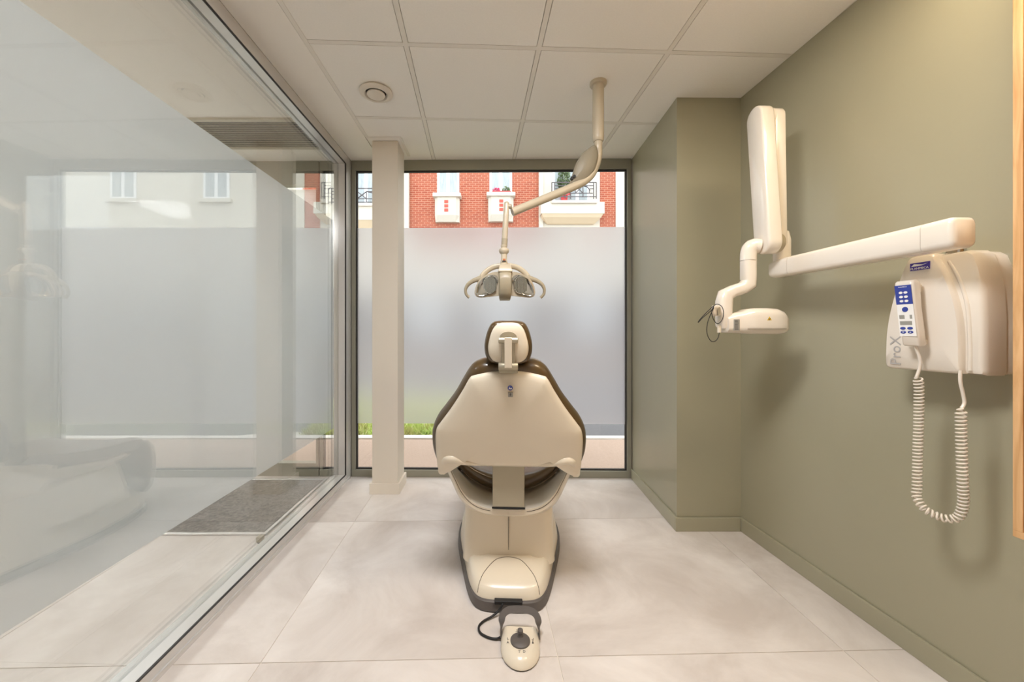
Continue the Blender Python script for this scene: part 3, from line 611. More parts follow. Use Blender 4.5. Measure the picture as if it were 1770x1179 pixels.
ss = [seat_sec(Y, z, b, hw, th) for Y, z, b, hw, th in ((1.76, 0.345, 0.09, 0.22, 0.05), (1.85, 0.335, 0.07, 0.25, 0.06), (2.05, 0.330, 0.04, 0.255, 0.06), (2.22, 0.345, 0.02, 0.235, 0.045))]
build('seat_shell', loft_sec(ss), 'cream', ch, smooth=60, local=True)
lr = []
for (y, z, hw, th) in ((2.272, 0.445, 0.24, 0.03), (2.31, 0.43, 0.25, 0.06), (2.35, 0.385, 0.25, 0.07), (2.375, 0.31, 0.24, 0.07), (2.395, 0.22, 0.225, 0.068), (2.405, 0.13, 0.20, 0.06), (2.405, 0.10, 0.18, 0.03)):
    lr.append([Vector((a, y - Y0 + b*0.9, z + b*0.25)) for a, b in rrect(2*hw, th, th*0.42, 5)])
build('leg_rest', MB().loft(lr), 'brown', ch, smooth=60, local=True)
# base: plinth, body, column
def base_ring(z, inset, zy=None, y_in=0.0, k=4):
    half = [(0, 1.495), (0.075, 1.497), (0.118, 1.510), (0.146, 1.540), (0.172, 1.60), (0.205, 1.72), (0.255, 1.93), (0.268, 2.06), (0.255, 2.22), (0.21, 2.36), (0.12, 2.42), (0, 2.43)]
    c = catmull([(x, y, 0) for x, y in half], k); o = []
    for p in c: 
        cxv = Vector((0, 1.95)); d = Vector((p.x, p.y)) - cxv; L = d.length
        q = cxv + d * max(0.1, 1 - inset/L); o.append(Vector((max(0, q.x), q.y + (y_in if q.y < 1.8 else 0) - Y0, z if zy is None else zy(q.y))))
    return o + [Vector((-p.x, p.y, p.z)) for p in o[-2:0:-1]]
build('plinth', MB().loft([base_ring(0, 0.006), base_ring(0.004, 0.0), base_ring(0.040, 0.002), base_ring(0.044, 0.008)]), 'charcoal', ch, smooth=40, local=True)
zt = lambda a, b: (lambda y: a + (b-a)*max(0, min(1, (y-1.52)/0.16)))
body_o = build('base_body', MB().loft([base_ring(0.040, 0.012), base_ring(0.052, 0.014), base_ring(0, 0.022, zt(0.072, 0.10)), base_ring(0, 0.034, zt(0.082, 0.115)), base_ring(0, 0.055, zt(0.086, 0.125)), base_ring(0, 0.15, zt(0.10, 0.13)), base_ring(0, 0.30, zt(0.13, 0.14))]), 'cream', ch, smooth=50, local=True)
def colring(z, hw, y0, y1, r=0.05): return [Vector((a, (y0+y1)/2 + b - Y0, z)) for a, b in rrect(2*hw, y1-y0, r, 6)]
build('column', MB().loft([colring(0.09, 0.206, 1.668, 2.29), colring(0.14, 0.204, 1.673, 2.28), colring(0.25, 0.200, 1.68, 2.25), colring(0.345, 0.197, 1.685, 2.22), colring(0.36, 0.18, 1.70, 2.20)]), 'cream', ch, smooth=40, local=True)
B('column_seam', 'seam', ch, -0.0012, 0.0012, 1.6735-Y0, 1.69-Y0, 0.125, 0.34, local=True)
arc = catmull([(-0.128, 1.524, 0.060), (-0.118, 1.545, 0.084), (-0.098, 1.59, 0.098), (-0.055, 1.642, 0.119), (0, 1.660, 0.124), (0.055, 1.642, 0.119), (0.098, 1.59, 0.098), (0.118, 1.545, 0.084), (0.128, 1.524, 0.060)], 6)
from mathutils.bvhtree import BVHTree
tree = BVHTree.FromPolygons([v.co for v in body_o.data.vertices], [tuple(p.vertices) for p in body_o.data.polygons])
arc2 = []
for p in arc:
    h = tree.ray_cast(Vector((p.x, p.y-Y0, 0.5)), Vector((0, 0, -1)))[0]
    if h is not None: arc2.append(h + Vector((0, 0, 0.0003)))
build('cover_seam', MB().tube(arc2, 0.0014, 6), 'seam', ch, local=True)
B('cable_slot', 'black', ch, -0.055, 0.055, 1.490-Y0, 1.52-Y0, 0.036, 0.051, local=True, bevel=0.003)
# ------------------------------------------------------------------ foot control
fc = thing('foot_control', 'grey and cream foot control on the floor behind the chair', 'foot control', (0.103, 1.325, 0), -0.06)
def dring(z, w, y0, y1, n=14):
    o = [(-w, y1), (-w, (y0+y1)/2+0.015)] ; R_ = w
    yc_ = (y0+y1)/2 + 0.012
    for k in range(1, n): 
        a = math.pi + math.pi*k/n; o.append((R_*math.cos(a), yc_ + (yc_-y0)*math.sin(a)))
    o += [(w, (y0+y1)/2+0.015), (w, y1)]
    return [Vector((a, b, z)) for a, b in o]
build('foot_pad', MB().loft([dring(0.0, 0.064, -0.083, 0.060), dring(0.006, 0.067, -0.086, 0.062)]), 'black', fc, local=True, smooth=40)
build('housing', MB().loft([dring(0.005, 0.068, -0.088, 0.064), dring(0.016, 0.067, -0.086, 0.064), dring(0.028, 0.058, -0.074, 0.063), dring(0.034, 0.048, -0.062, 0.062), dring(0.036, 0.040, -0.05, 0.06)]), 'cream', fc, local=True, smooth=35, bevel=0.001)
build('dial', MB().lathe([(0.034, 0.034), (0.034, 0.040), (0.031, 0.043), (0.012, 0.045), (0.002, 0.046)], (0, -0.006, 0), n=36), 'charcoal', fc, local=True, smooth=40)
build('joystick', MB().lathe([(0.012, 0.043), (0.008, 0.048), (0.007, 0.058), (0.010, 0.062), (0.0095, 0.068), (0.003, 0.070)], (0, 0.004, 0), n=24), 'charcoal', fc, local=True, smooth=40)
hpth = catmull([(-0.068, 0.042, 0.012), (-0.068, 0.050, 0.045), (-0.062, 0.066, 0.070), (-0.040, 0.076, 0.082), (0, 0.078, 0.085), (0.040, 0.076, 0.082), (0.062, 0.066, 0.070), (0.068, 0.050, 0.045), (0.068, 0.042, 0.012)], 6)
hr = []
for i, p in enumerate(hpth):
    t = (hpth[min(i+1, len(hpth)-1)] - hpth[max(i-1, 0)]).normalized(); w = Vector((0, 0.6, 0.8)); w = (w - t*w.dot(t)).normalized()*0.0115; n_ = t.cross(w).normalized()*0.0025
    hr.append([p+w+n_, p+w-n_, p-w-n_, p-w+n_])
build('handle', MB().loft(hr), 'charcoal', fc, local=True, smooth=40)
for s_, x, y in (('A', -0.043, -0.014), ('B', 0.043, -0.010), ('C', 0.004, 0.040), ('D', 0.012, -0.048)):
    text('letter', s_, 0.0125, 'dark_ink', fc, Matrix.Translation((x, y, 0.0362)))
for x, y, r_ in ((-0.044, 0.002, .5), (0.044, 0.004, -.5), (-0.012, 0.040, 0), (-0.004, -0.049, 3.1)):
    mb = MB(); mb.box(-0.004, 0.004, -0.0045, -0.0037, 0, 0.0005); mb.box(-0.0004, 0.0004, -0.003, 0.004, 0, 0.0005); mb.add([(-0.002, 0.002, 0.0004), (0.002, 0.002, 0.0004), (0, 0.005, 0.0004)], [(0,1,2)])
    o = build('arrow_mark', mb, 'dark_ink', fc, local=True); o.location = (x, y, 0.0362); o.rotation_euler = (0, 0, r_)
cab = [(-0.068, 0.036, 0.014), (-0.085, 0.036, 0.006), (-0.115, 0.042, 0.005), (-0.145, 0.062, 0.005), (-0.152, 0.092, 0.005), (-0.135, 0.118, 0.006), (-0.105, 0.138, 0.010), (-0.078, 0.153, 0.024), (-0.066, 0.163, 0.040), (-0.06, 0.185, 0.043)]
build('cable', MB().tube(catmull(cab, 6), 0.0042, 10), 'black', fc, local=True, smooth=60)
# ------------------------------------------------------------------ operating lamp
LY = 2.0
lp = thing('operating_lamp', 'cream operating lamp on an angled arm hung from the ceiling', 'lamp', tuple(P(1034, 143, 1.994)[:2]) + (ZC,))
Z3 = lambda zx, zy, Y: P(760 + zx/2.806, 120 + zy/2.806, Y)
pc_ = P(1034, 143, 1.994)
build('ceiling_flange', MB().lathe([(0.044, 0), (0.044, -0.010), (0.040, -0.016), (0.030, -0.018)], (pc_.x, pc_.y, ZC), n=36), 'cream_lamp', lp, smooth=40)
zb_ = Z3(768, 330, LY).z
build('pole', MB().lathe([(0.0295, 0), (0.0295, zb_-ZC), (0.0275, zb_-ZC-0.022), (0.024, zb_-ZC-0.026)], (pc_.x, pc_.y, ZC), n=36), 'cream_lamp', lp, smooth=40)
apath = [Vector((pc_.x, pc_.y, zb_-0.02)), Vector((pc_.x, pc_.y, zb_-0.055)), Z3(768, 420, 2.0), Z3(757, 465, 1.995), Z3(735, 510, 1.985), Z3(700, 543, 1.975), Z3(655, 566, 1.965), Z3(600, 590, 1.955), Z3(460, 648, 1.93), Z3(352, 692, 1.91)]
build('arm', MB().tube(catmull(apath, 6), 0.0208, 20), 'cream_lamp', lp, smooth=60)
fin = [(750, 372), (720, 388), (690, 412), (663, 452), (646, 498), (636, 535), (624, 568), (660, 570), (705, 548), (745, 500), (762, 450), (764, 400)]
fo = catmull([Z3(a, b, 1.985) for a, b in fin], 3, True); fcn = Z3(700, 480, 1.985)
def fr_(s, dy): return [fcn + (p - fcn)*s + Vector((0, dy, 0)) for p in fo]
fn_ = build('elbow_cover', MB().loft([fr_(0.05, 0.034), fr_(0.8, 0.030), fr_(0.97, 0.018), fr_(1, 0), fr_(0.97, -0.018), fr_(0.8, -0.030), fr_(0.05, -0.034)]), 'fin', lp, smooth=60)
for a, b in ((641, 527), (653, 519)): 
    c = Z3(a, b, 1.95); build('socket', MB().lathe([(0.0075, 0.0), (0.0075, -0.016)], c + Vector((0, 0.012, 0)), 'y', 16), 'black', lp)
pa, pb = Z3(325, 655, 1.90), Z3(313, 858, 1.90)
build('drop_tube', MB().tube([pa + Vector((0.0002, 0, 0.014)), pa + Vector((0, 0, 0.010)), pa, pa.lerp(pb, .8), pb], [0.006, 0.012, 0.0142, 0.0142, 0.0142], 20), 'cream_lamp', lp, smooth=50)
c = Z3(341, 665, 1.90); build('arm_cap', MB().tube([c + Vector((-0.02, 0, 0)), c + Vector((0.006, 0, 0)), c + Vector((0.009, 0, 0))], [0.012, 0.012, 0.008], 16), 'tan', lp, smooth=40)
build('tube_band', MB().tube([Z3(315.5, 822, 1.90), Z3(313.5, 857, 1.90)], 0.0150, 20), 'tan', lp, smooth=40)
nk = Z3(312, 860, 1.90); k_ = lambda zy: Z3(312, zy, 1.90).z - nk.z
build('neck', MB().lathe([(0.012, k_(850)), (0.017, k_(856)), (0.014, k_(866)), (0.0235, k_(872)), (0.0255, k_(880)), (0.0225, k_(890)), (0.015, k_(897)), (0.0155, k_(925)), (0.018, k_(935)), (0.0185, k_(955))], nk, n=28), 'cream_lamp', lp, smooth=45)
c = Z3(313, 922, 1.878); B('print_band', 'orange', lp, c.x-0.006, c.x+0.006, c.y, c.y+0.006, c.z-0.004, c.z+0.004)
B('print_line', 'dark_ink', lp, c.x-0.010, c.x+0.010, c.y-0.0005, c.y+0.006, c.z-0.0095, c.z-0.0065)
# lamp head; points in zoomed pixels around its centre
HY = 1.88
def L(zx, zy, d=0.0): return P(780 + zx/9.833, 430 + zy/9.833, HY) + Vector((0, d, 0)) + Vector((0, (zy-620)/9.833*HY/F*0.18, 0))
mir = lambda pts: pts + [(1830-x, y) for x, y in pts[::-1] if abs(x-915) > 1]
face = catmull([(x, y, 0) for x, y in mir([(915, 795), (800, 795), (680, 808), (520, 824), (440, 812), (400, 760), (408, 680), (445, 580), (530, 480), (690, 412), (800, 395), (915, 390)])], 3, True)
hd = lambda s, d: [L(915+(p.x-915)*s, 620+(p.y-620)*s, d) for p in face]
build('head_back', MB().loft([hd(1.0, 0.0), hd(1.01, 0.012), hd(0.97, 0.035), hd(0.82, 0.062), hd(0.5, 0.078), hd(0.03, 0.082)]), 'cream_lamp', lp, smooth=60)
lens_l = [(430, 700), (468, 592), (556, 505), (668, 458), (758, 470), (792, 548), (742, 662), (660, 748), (565, 798), (470, 800), (428, 765)]
for mirr in (False, True):
    pts = [(1830-x, y) if mirr else (x, y) for x, y in lens_l]; op = catmull([(x, y, 0) for x, y in pts], 4, True); c0 = (1830-600, 640) if mirr else (600, 640)
    rg = lambda s, d: [L(c0[0]+(p.x-c0[0])*s, c0[1]+(p.y-c0[1])*s, d) for p in op]
    rf = build('reflector', MB().loft([rg(1.03, -0.001), rg(1.03, -0.006), rg(0.97, -0.007), rg(0.86, -0.004), rg(0.5, -0.0025), rg(0.04, -0.002)]), 'mirror', lp, smooth=40)
    ov = [(c0[0] + (56 if not mirr else -56) + 118*math.cos(k*math.pi/16)*1.0, 620 + 150*math.sin(k*math.pi/16)) for k in range(32)]
    # faceted inner bowl
    mb = MB(); lo_ = [L(x, y, -0.0065) for x, y in ov]; hi_ = [L(c0[0]+(x-c0[0])*.98, 620+(y-620)*.98, -0.010) for x, y in ov]; mb.loft([lo_, hi_]); build('bowl_ring', mb, 'mirror', rf, smooth=30)
    fb = MB()
    for k in range(9):
        xk = c0[0] + (56 if not mirr else -56) - 105 + k*23.5; hh = 150*math.sqrt(max(0.05, 1-((xk-(c0[0]+(56 if not mirr else -56)))/118)**2))*0.92
        fb.loft([[L(xk, 620-hh, -0.010), L(xk+12, 620-hh, -0.013), L(xk+22, 620-hh, -0.010)], [L(xk, 620+hh, -0.010), L(xk+12, 620+hh, -0.013), L(xk+22, 620+hh, -0.010)]], cap=True)
    build('bowl_facets', fb, 'mirror', rf)
    # upper wing arch and handle
    q = lambda x, y, d: L(1830-x if mirr else x, y, d)
    wp = catmull([q(455, 560, 0.03), q(500, 480, 0.04), (q(590, 370, 0.05)), q(710, 295, 0.055), q(850, 268, 0.055), q(915, 266, 0.055)], 6)
    build('wing_arch', MB().tube(wp, 0.0085, 12, flat=1.6), 'cream_lamp', lp, smooth=60)
    hp_ = catmull([q(520, 490, 0.02), q(450, 510, 0.02), q(360, 545, 0.018), q(280, 605, 0.016), q(240, 680, 0.016), q(245, 755, 0.016), q(275, 800, 0.016), q(302, 822, 0.016)], 6); n_ = len(hp_)
    build('handle', MB().tube(hp_, [0.0125 - 0.006*min(1, i/(n_*.6)) + (0.0015 if i > n_-3 else 0) for i in range(n_)], 12, flat=1.15), 'tan', lp, smooth=60)
cbp = [(395, -0.004, 98), (430, -0.022, 104), (520, -0.034, 106), (640, -0.038, 106), (760, -0.034, 104), (830, -0.022, 98), (868, 0.004, 88), (872, 0.02, 80)]
build('centre_band', MB().loft([[L(915-w, y, 0.03), L(915-w, y, d+0.008), L(915-w*.85, y, d), L(915, y, d-0.003), L(915+w*.85, y, d), L(915+w, y, d+0.008), L(915+w, y, 0.03)] for y, d, w in cbp]), 'tan', lp, smooth=50)
build('head_bridge', MB().loft([[L(915-w, y, 0.055), L(915-w, y, d), L(915+w, y, d), L(915+w, y, 0.055)] for y, d, w in ((255, 0.02, 85), (300, 0.0, 98), (360, -0.012, 112), (405, -0.016, 122))]), 'cream_lamp', lp, smooth=30, bevel=0.003)
# ------------------------------------------------------------------ wall x-ray unit
WY = 1.172
wp_ = Vector((xr(WY), WY, 0.984)); wrz = math.atan2(-1, 0.07)
xu = thing('xray_unit', 'white wall mounted dental x-ray unit with folded arm', 'x-ray unit', wp_, wrz)
# box in its own axes: x along the wall towards the camera, y into the wall, z up
def arch_ring(half, y, zs=1.0): return half
def body_out(s, y, dz=0.0): 
    o = [(-0.112, 0.0), (0.112, 0.0), (0.116, 0.012), (0.116, 0.16), (0.113, 0.24), (0.104, 0.30), (0.092, 0.342), (0.078, 0.354), (-0.045, 0.354), (-0.075, 0.332), (-0.098, 0.27), (-0.112, 0.19), (-0.116, 0.10), (-0.116, 0.012)]
    return [Vector((x*s, y, dz + 0.172 + (z-0.172)*s)) for x, z in o]
build('wall_box', MB().loft([body_out(0.98, 0.0), body_out(0.985, -0.035), body_out(0.975, -0.037), body_out(0.975, -0.041), body_out(1.0, -0.043), body_out(1.0, -0.095), body_out(0.975, -0.108), body_out(0.92, -0.113)]), 'white_plastic', xu, smooth=40, local=True)
ao = [(-0.112, 0.002), (-0.102, 0.0), (-0.06, 0.0), (0.02, 0.0), (0.062, 0.0), (0.073, 0.002), (0.078, 0.012), (0.078, 0.11), (0.072, 0.18), (0.058, 0.245), (0.040, 0.30), (0.022, 0.338), (0.010, 0.358), (-0.040, 0.358), (-0.055, 0.343), (-0.078, 0.28), (-0.098, 0.21), (-0.112, 0.13), (-0.116, 0.06), (-0.116, 0.012)]
acat = catmull([(x, z, 0) for x, z in ao], 3, True)
ar = lambda s, y: [Vector((-0.018 + (p.x+0.018)*s, y, 0.17 + (p.y-0.17)*s)) for p in acat]
build('front_cover', MB().loft([ar(1.0, -0.09), ar(1.0, -0.118), ar(0.985, -0.126), ar(0.95, -0.131), ar(0.6, -0.134), ar(0.03, -0.135)]), 'white_plastic', xu, smooth=50, local=True)
build('cover_groove', MB().tube(catmull([(0.040, -0.111, 0.33), (0.062, -0.1125, 0.28), (0.082, -0.1135, 0.20), (0.088, -0.1135, 0.10), (0.088, -0.1135, 0.012)], 5), 0.0045, 8), 'white_plastic', xu, smooth=60, local=True)
B('side_slot', 'black', xu, 0.112, 0.1142, -0.016, -0.006, 0.150, 0.200, local=True)
fz = lambda x, z: (x, -0.1338, z)
TM = lambda x, y, z, rot=0.0: frame((x, y, z), (math.cos(rot), 0, math.sin(rot)), (-math.sin(rot), 0, math.cos(rot)))
B('brand_sticker', 'ink', xu, -0.040, 0.010, -0.1352, -0.130, 0.312, 0.335, local=True)
text('brand_text', 'PLANMECA', 0.0092, 'paper', xu, TM(-0.015, -0.1356, 0.317))
build('brand_swoosh', MB().prism([(-0.037, -0.1353, 0.324), (-0.010, -0.1353, 0.325), (0.007, -0.1353, 0.331), (-0.007, -0.1353, 0.328), (-0.029, -0.1353, 0.332)], (0, -0.0003, 0)), 'paper', xu, local=True)
text('model_text', 'ProX', 0.044, 'grey_ink', xu, TM(-0.080, -0.1345, 0.060, math.pi/2))
# turning post between box and first arm
build('pivot', MB().lathe([(0.026, 0.335), (0.026, 0.353), (0.021, 0.354), (0.021, 0.366)], (0.03, -0.075, 0), n=28), 'chrome', xu, smooth=40, local=True)
rot_i = Matrix.Rotation(-wrz, 4, 'Z')
def W2L(p): return rot_i @ (Vector(p) - wp_)     # scene point -> unit axes
class ML(MB):
    def done(s, name, mat, parent=None, **kw):
        s.v = [tuple(W2L(v)) for v in s.v]; return build(name, s, mat, parent or xu, local=True, **kw)
def ysec(Y, xc, zc_, w, h, r): return [(xc+a, Y, zc_+b) for a, b in rrect(w, h, r, 4)]
XA, ZA = 1.262, 1.372
ML().loft([ysec(1.016, XA, ZA, 0.055, 0.064, 0.012), ysec(1.020, XA, ZA, 0.066, 0.078, 0.016), ysec(1.027, XA, ZA, 0.070, 0.083, 0.016), ysec(1.09, XA, ZA, 0.070, 0.083, 0.016)]).done('arm_end', 'white_plastic', smooth=50)
ML().loft([ysec(1.091, XA, ZA, 0.070, 0.083, 0.016), ysec(1.58, XA-0.003, ZA+0.006, 0.066, 0.078, 0.016)]).done('lower_arm', 'white_plastic', smooth=50)
ML().lathe([(0.004, 0), (0.004, -0.003)], (XA+0.014, 1.0195, ZA+0.002), 'y', 14).done('arm_screw', 'tan')
ML().loft([ysec(1.582, XA-0.003, ZA+0.006, 0.066, 0.078, 0.016), ysec(1.66, XA-0.003, ZA+0.006, 0.066, 0.080, 0.02), ysec(1.69, XA-0.003, ZA+0.006, 0.056, 0.07, 0.02)]).done('knuckle_block', 'white_plastic', smooth=50)
ML().lathe([(0.031, 1.38), (0.033, 1.42), (0.033, 1.50), (0.026, 1.535), (0.012, 1.545)], (XA, 1.655, 0), n=28).done('knuckle', 'white_plastic', smooth=50)
def stick(x0, x1, c0, c1, d0, d1, name):    # upright arm: rounded bar in the y-z plane from c0 to c1, half depths d0, d1, between x0 and x1
    a, b = Vector(c0), Vector(c1); t = (b-a).normalized(); n_ = Vector((-t.y, t.x)); out = []
    for k in range(13): th = math.pi*k/12; out.append(a - t*(d0*math.sin(th)) + n_*(d0*math.cos(th)))
    for k in range(13): th = math.pi*k/12; out.append(b + t*(d1*math.sin(th)) - n_*(d1*math.cos(th)))
    m_ = ML(); e = 0.008; cen = (a+b)/2
    def rg(x, s): return [(x, *(p + (((a if i < 13 else b) - p).normalized()*s))) for i, p in enumerate(out)]
    m_.loft([rg(x0, e), rg(x0+e*.4, e*.25), rg(x0+e, 0), rg(x1-e, 0), rg(x1-e*.4, e*.25), rg(x1, e)]); return m_.done(name, 'white_plastic', smooth=40)
stick(1.214, 1.264, (1.660, 1.485), (1.672, 2.035), 0.040, 0.042, 'middle_arm')
stick(1.148, 1.206, (1.620, 1.482), (1.668, 2.035), 0.049, 0.050, 'upper_arm')
ML().tube([(1.20, 1.67, 2.035), (1.22, 1.67, 2.035)], 0.043, 28).done('top_joint', 'white_plastic', smooth=40)
ML().tube([(1.200, 1.628, 1.482), (1.225, 1.632, 1.482)], 0.042, 28).done('lower_joint', 'tan', smooth=40)
# yoke that carries the tube head
ML().tube(catmull([(1.15, 1.635, 1.470), (1.13, 1.640, 1.472), (1.118, 1.642, 1.465), (1.112, 1.645, 1.448), (1.110, 1.645, 1.41)], 5), [0.032]*6+[0.031]*15, 20).done('yoke_socket', 'white_plastic', smooth=60)
yk = [(1.110, 1.645, 1.41, .028, .028), (1.110, 1.645, 1.33, .028, .028), (1.110, 1.645, 1.31, .030, .028), (1.085, 1.645, 1.292, .026, .028), (1.04, 1.645, 1.278, .026, .028), (1.012, 1.645, 1.262, .030, .03), (1.006, 1.645, 1.235, .031, .03), (1.004, 1.645, 1.18, .029, .03), (1.004, 1.645, 1.13, .028, .03), (1.004, 1.645, 1.118, .02, .024)]
rings = []
ykp = [Vector(p[:3]) for p in yk]
for i, p in enumerate(ykp):
    t = (ykp[min(i+1, len(ykp)-1)] - ykp[max(i-1, 0)]).normalized(); s_ = Vector((0, 1, 0)); u = t.cross(s_).normalized()
    rings.append([p + u*(a*yk[i][3]) + s_*(b*yk[i][4]) for a, b in rrect(2, 2, 0.75, 5)])
ML().loft(rings).done('yoke', 'white_plastic', smooth=50)
def hsec(px, y0, y1, dep, Y=1.645):
    x = (px-CX)/F*1.62; z0, z1 = HC-(y1-CY)/F*1.60, HC-(y0-CY)/F*1.60
    return [(x, Y+a, (z0+z1)/2+b) for a, b in rrect(dep, z1-z0, min(dep, z1-z0)*0.3, 5)]
hd_ = ML().loft([hsec(1255, 552, 572, .05), hsec(1257, 546, 575, .075), hsec(1272, 540, 576, .085), hsec(1284, 538, 576.5, .09), hsec(1291, 534, 577, .105), hsec(1300, 532.5, 577.5, .115), hsec(1322, 532, 578, .118), hsec(1340, 533, 578, .116), hsec(1350, 537, 577, .11), hsec(1357, 544, 576, .095), hsec(1361, 552, 573, .06)]).done('tube_head', 'white_plastic', smooth=55)
ML().tube([(1.02, 1.645, 1.155), (1.05, 1.645, 1.155)], 0.030, 20).done('head_pivot', 'white_plastic', smooth=50)
Yh = 1.645-0.0592
def hpt(px, py, Y=Yh): return P(px, py, Y)
ML().box(hpt(1296, 0).x, hpt(1360, 0).x, Yh+0.0005, Yh+0.02, hpt(0, 568.9).z, hpt(0, 568.3).z).done('head_seam', 'seam')
tri = [hpt(1326.5, 553.5, Yh), hpt(1334, 553.5, Yh), hpt(1330.2, 547, Yh)]
ML().prism(tri, (0, 0.004, 0)).done('warning_sticker', 'yellow', )
c = hpt(1330.2, 551.6, Yh-0.0004); m_ = ML(); m_.lathe([(0.0012, 0), (0.0012, 0.001)], c, 'y', 10)
for k in range(3):
    a0 = math.radians(-30 + 120*k + 60); m_.prism([c + Vector((0.0018*math.cos(a0-.5), 0, 0.0018*math.sin(a0-.5))), c + Vector((0.0048*math.cos(a0-.5), 0, 0.0048*math.sin(a0-.5))), c + Vector((0.0048*math.cos(a0+.5), 0, 0.0048*math.sin(a0+.5))), c + Vector((0.0018*math.cos(a0+.5), 0, 0.0018*math.sin(a0+.5)))], (0, 0.001, 0))
m_.done('radiation_mark', 'dark_ink')
ML().prism([hpt(1269.5, 552, 1.600), hpt(1278.5, 552, 1.600), hpt(1278.5, 571.5, 1.600), hpt(1269.5, 571.5, 1.600)], (0, 0.012, 0)).done('rating_plate', 'lcd')
m_ = ML()
for k in range(8): 
    y_ = 554 + k*2.1; m_.prism([hpt(1270.2, y_, 1.5996), hpt(1270.2+random.uniform(4, 7.5), y_, 1.5996), hpt(1270.2+random.uniform(4, 7.5), y_+0.8, 1.5996), hpt(1270.2, y_+.8, 1.5996)], (0, 0.001, 0))
m_.done('rating_print', 'dark_ink')
# sensor holder clip and its thin black cable
YS = 1.60
cl = ML().loft([[(*(P(x, y, YS)).xz, 0) for x, y in ()] or [P(1233+a*5.5, 537.5+b*9.5, YS-0.012) for a, b in rrect(1, 1, .3, 4)], [P(1234+a*9, 537.5+b*19, YS) for a, b in rrect(1, 1, .3, 4)], [P(1240+a*12, 537+b*18, YS+0.02) for a, b in rrect(1, 1, .3, 4)]]).done('sensor_clip', 'white_plastic', smooth=50)
ML().loft([[P(1243.3+a*4.6, 538+b*15, 1.598) for a, b in rrect(1, 1, .45, 5)], [P(1243.3+a*4.6, 538+b*15, 1.612) for a, b in rrect(1, 1, .45, 5)]]).done('sensor_face', 'tan', smooth=40)
ML().tube([P(1243, 563, YS), P(1243, 575, YS)], 0.0075, 14).done('sensor_plug', 'cream', smooth=40)
Z8 = lambda zx, zy, Y=1.585: P(1200+zx/8.422, 470+zy/8.422, Y)
cpts = [Z8(365, 880, 1.60), Z8(350, 950), Z8(310, 1005), Z8(250, 1010), Z8(200, 940), Z8(182, 850), Z8(195, 740), Z8(230, 640), Z8(285, 520), Z8(240, 570), Z8(130, 660), Z8(60, 735), Z8(85, 690), Z8(200, 570), Z8(290, 490), Z8(340, 470), Z8(400, 505), Z8(428, 590), Z8(410, 690), Z8(345, 755), Z8(290, 710), Z8(258, 620), Z8(262, 540), Z8(290, 500)]
ML().tube(catmull(cpts, 6), 0.0016, 8).done('sensor_cable', 'black', smooth=60)
# ------------------------------------------------------------------ handset and coiled cord
hs_o = W2L(P(1576, 540, 1.19))
hst = thing('xray_handset', 'white handset with blue keypad hung on the x-ray wall box', 'handset', tuple(wp_ + (rot_i.inverted() @ Vector((-0.014, -0.172, 0.078)))), wrz)
def hsr(z, w, y0, y1, xo=0.0): return [Vector((xo + a, (y0+y1)/2 + b, z)) for a, b in rrect(w, y1-y0, min(w, y1-y0)*0.28, 4)]
tl = 0.10                              # slight sideways lean of the handset
lean = lambda z: -(z-0.1)*tl
HZ = [(0.0, 0.040, -0.004, 0.016), (0.004, 0.046, -0.008, 0.02), (0.05, 0.047, -0.009, 0.021), (0.12, 0.049, -0.010, 0.019), (0.19, 0.052, -0.010, 0.022), (0.197, 0.050, -0.008, 0.022), (0.201, 0.044, -0.004, 0.018)]
build('handset_body', MB().loft([hsr(z, w, a, b, lean(z)) for z, w, a, b in HZ]), 'white_plastic', hst, local=True, smooth=45)
build('hook_block', MB().loft([[Vector((-0.006+lean(0.185)+a, y, 0.178+b)) for a, b in rrect(0.038, 0.030, 0.006, 3)] for y in (0.018, 0.048)]), 'white_plastic', hst, local=True, smooth=40)
build('lower_rest', MB().loft([[Vector((0.004+a, y, 0.012+b)) for a, b in rrect(0.03, 0.016, 0.004, 3)] for y in (0.016, 0.042)]), 'white_plastic', hst, local=True, smooth=40)
YFc = -0.0102
def hbox(name, mat, x0, x1, z0, z1, t=0.0008, parent=hst):
    return build(name, MB().prism([Vector((x0+lean(z0), YFc, z0)), Vector((x1+lean(z0), YFc, z0)), Vector((x1+lean(z1), YFc, z1)), Vector((x0+lean(z1), YFc, z1))], (0, -t, 0)), mat, parent, local=True)
def hell(name, mat, x, z, rx, rz, t=0.0016, parent=hst, n=20):
    return build(name, MB().prism([Vector((x+lean(z)+rx*math.cos(2*math.pi*k/n), YFc, z+rz*math.sin(2*math.pi*k/n))) for k in range(n)], (0, -t, 0)), mat, parent, local=True)
hbox('label_plate', 'paper', -0.022, 0.022, 0.030, 0.186, 0.0004)
kp = hbox('keypad', 'blue', -0.022, 0.022, 0.128, 0.187)
for r_ in range(3):
    for s_ in (-1, 1): hell('key', 'paper', s_*0.0065, 0.138 + r_*0.013, 0.0052, 0.0037)
hell('start_key', 'blue', 0.0, 0.112, 0.0078, 0.0078)
hbox('display', 'lcd', -0.018, -0.004, 0.083, 0.095); hbox('display', 'lcd', 0.010, 0.016, 0.083, 0.095); hbox('display', 'lcd', -0.018, 0.014, 0.064, 0.076)
for r_ in range(2):
    for s_ in (-1, 1): hell('key', 'blue', -0.002 + s_*0.0095, 0.042 + r_*0.012, 0.0072, 0.0042)
text('key_brand', 'PLANMECA', 0.0045, 'paper', hst, TM(lean(0.182), YFc-0.0011, 0.1815))
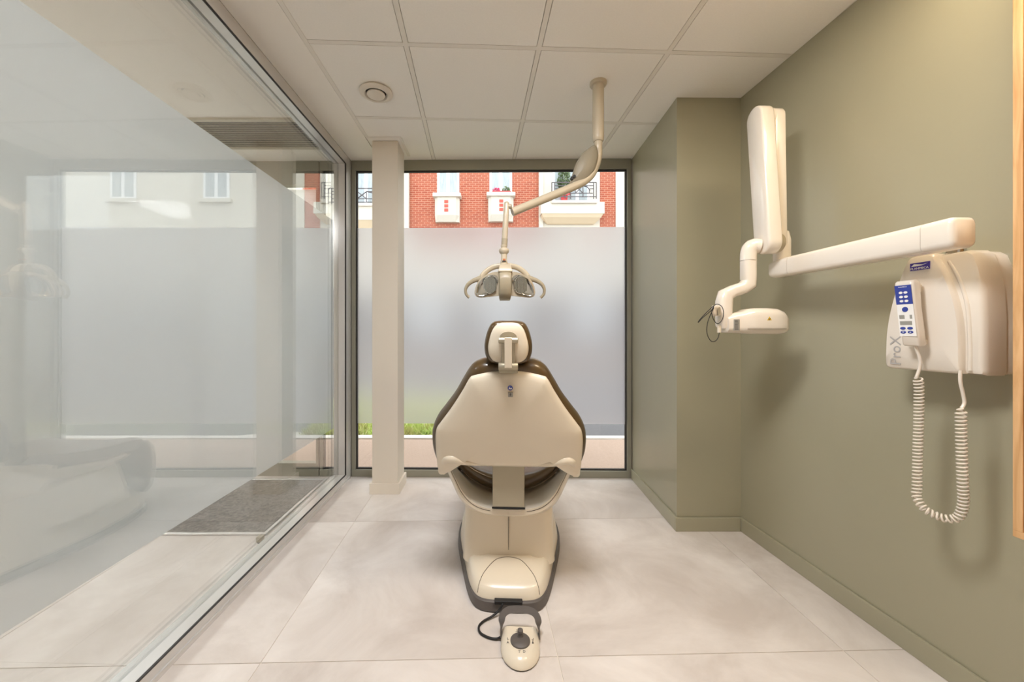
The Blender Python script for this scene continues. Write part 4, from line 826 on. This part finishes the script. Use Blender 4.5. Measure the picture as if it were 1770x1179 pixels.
for s_ in (-1, 1):
    z = 0.042; x = -0.002 + s_*0.0095 + lean(z); build('key_arrow', MB().prism([Vector((x-0.003, YFc-0.0016, z-s_*0.0015)), Vector((x+0.003, YFc-0.0016, z-s_*0.0015)), Vector((x, YFc-0.0016, z+s_*0.0018))], (0, -0.0003, 0)), 'paper', hst, local=True)
Rh = rot_i.inverted(); hroot = Vector(hst.location)
def H2L(p): return rot_i @ (Vector(p) - hroot)
start = hroot + Rh @ Vector((lean(0.0), 0.006, 0.004))
stiff = catmull([H2L(start), H2L(P(1590, 620, 1.160)), H2L(P(1589, 638, 1.162)), H2L(P(1584, 652, 1.165))], 6)
build('cord_lead', MB().tube(stiff, 0.0042, 10), 'white_plastic', hst, local=True, smooth=60)
cpath = catmull([P(1584, 650, 1.165), P(1588, 665, 1.168), P(1588, 720, 1.175), P(1586, 790, 1.18), P(1585, 840, 1.175), P(1585, 860, 1.17), P(1598, 880, 1.15), P(1620, 892, 1.13), P(1640, 897, 1.11), P(1657, 893, 1.095), P(1665, 870, 1.085), P(1664, 830, 1.08), P(1662, 770, 1.08), P(1661, 720, 1.08), P(1662, 704, 1.08)], 14)
seglen = [0.0]
for a, b in zip(cpath, cpath[1:]): seglen.append(seglen[-1] + (b-a).length)
tot = seglen[-1]; turns = 74; mpts = []; k = 0; up = Vector((1, 0, 0)); n_ = turns*12
for i in range(n_ + 1):
    s_ = tot*i/n_
    while k < len(seglen)-2 and seglen[k+1] < s_: k += 1
    f_ = (s_-seglen[k])/max(1e-9, seglen[k+1]-seglen[k]); p = cpath[k].lerp(cpath[k+1], f_)
    t = (cpath[min(k+2, len(cpath)-1)] - cpath[max(k-1, 0)]).normalized(); up = (up - t*up.dot(t)).normalized(); sd = t.cross(up)
    a = 2*math.pi*turns*i/n_; R_ = 0.0098*min(1, i/14, (n_-i)/14 + 0.05); mpts.append(H2L(p + (up*math.cos(a) + sd*math.sin(a))*R_))
build('coiled_cord', MB().tube(mpts, 0.0027, 6), 'white_plastic', hst, local=True, smooth=70)
e2 = catmull([H2L(P(1662, 706, 1.08)), H2L(P(1667, 696, 1.08)), H2L(P(1664, 678, 1.08)), H2L(P(1660, 660, 1.08)), H2L(P(1660, 640, 1.08))], 6)
build('cord_lead', MB().tube(e2, 0.0042, 10), 'white_plastic', hst, local=True, smooth=60)
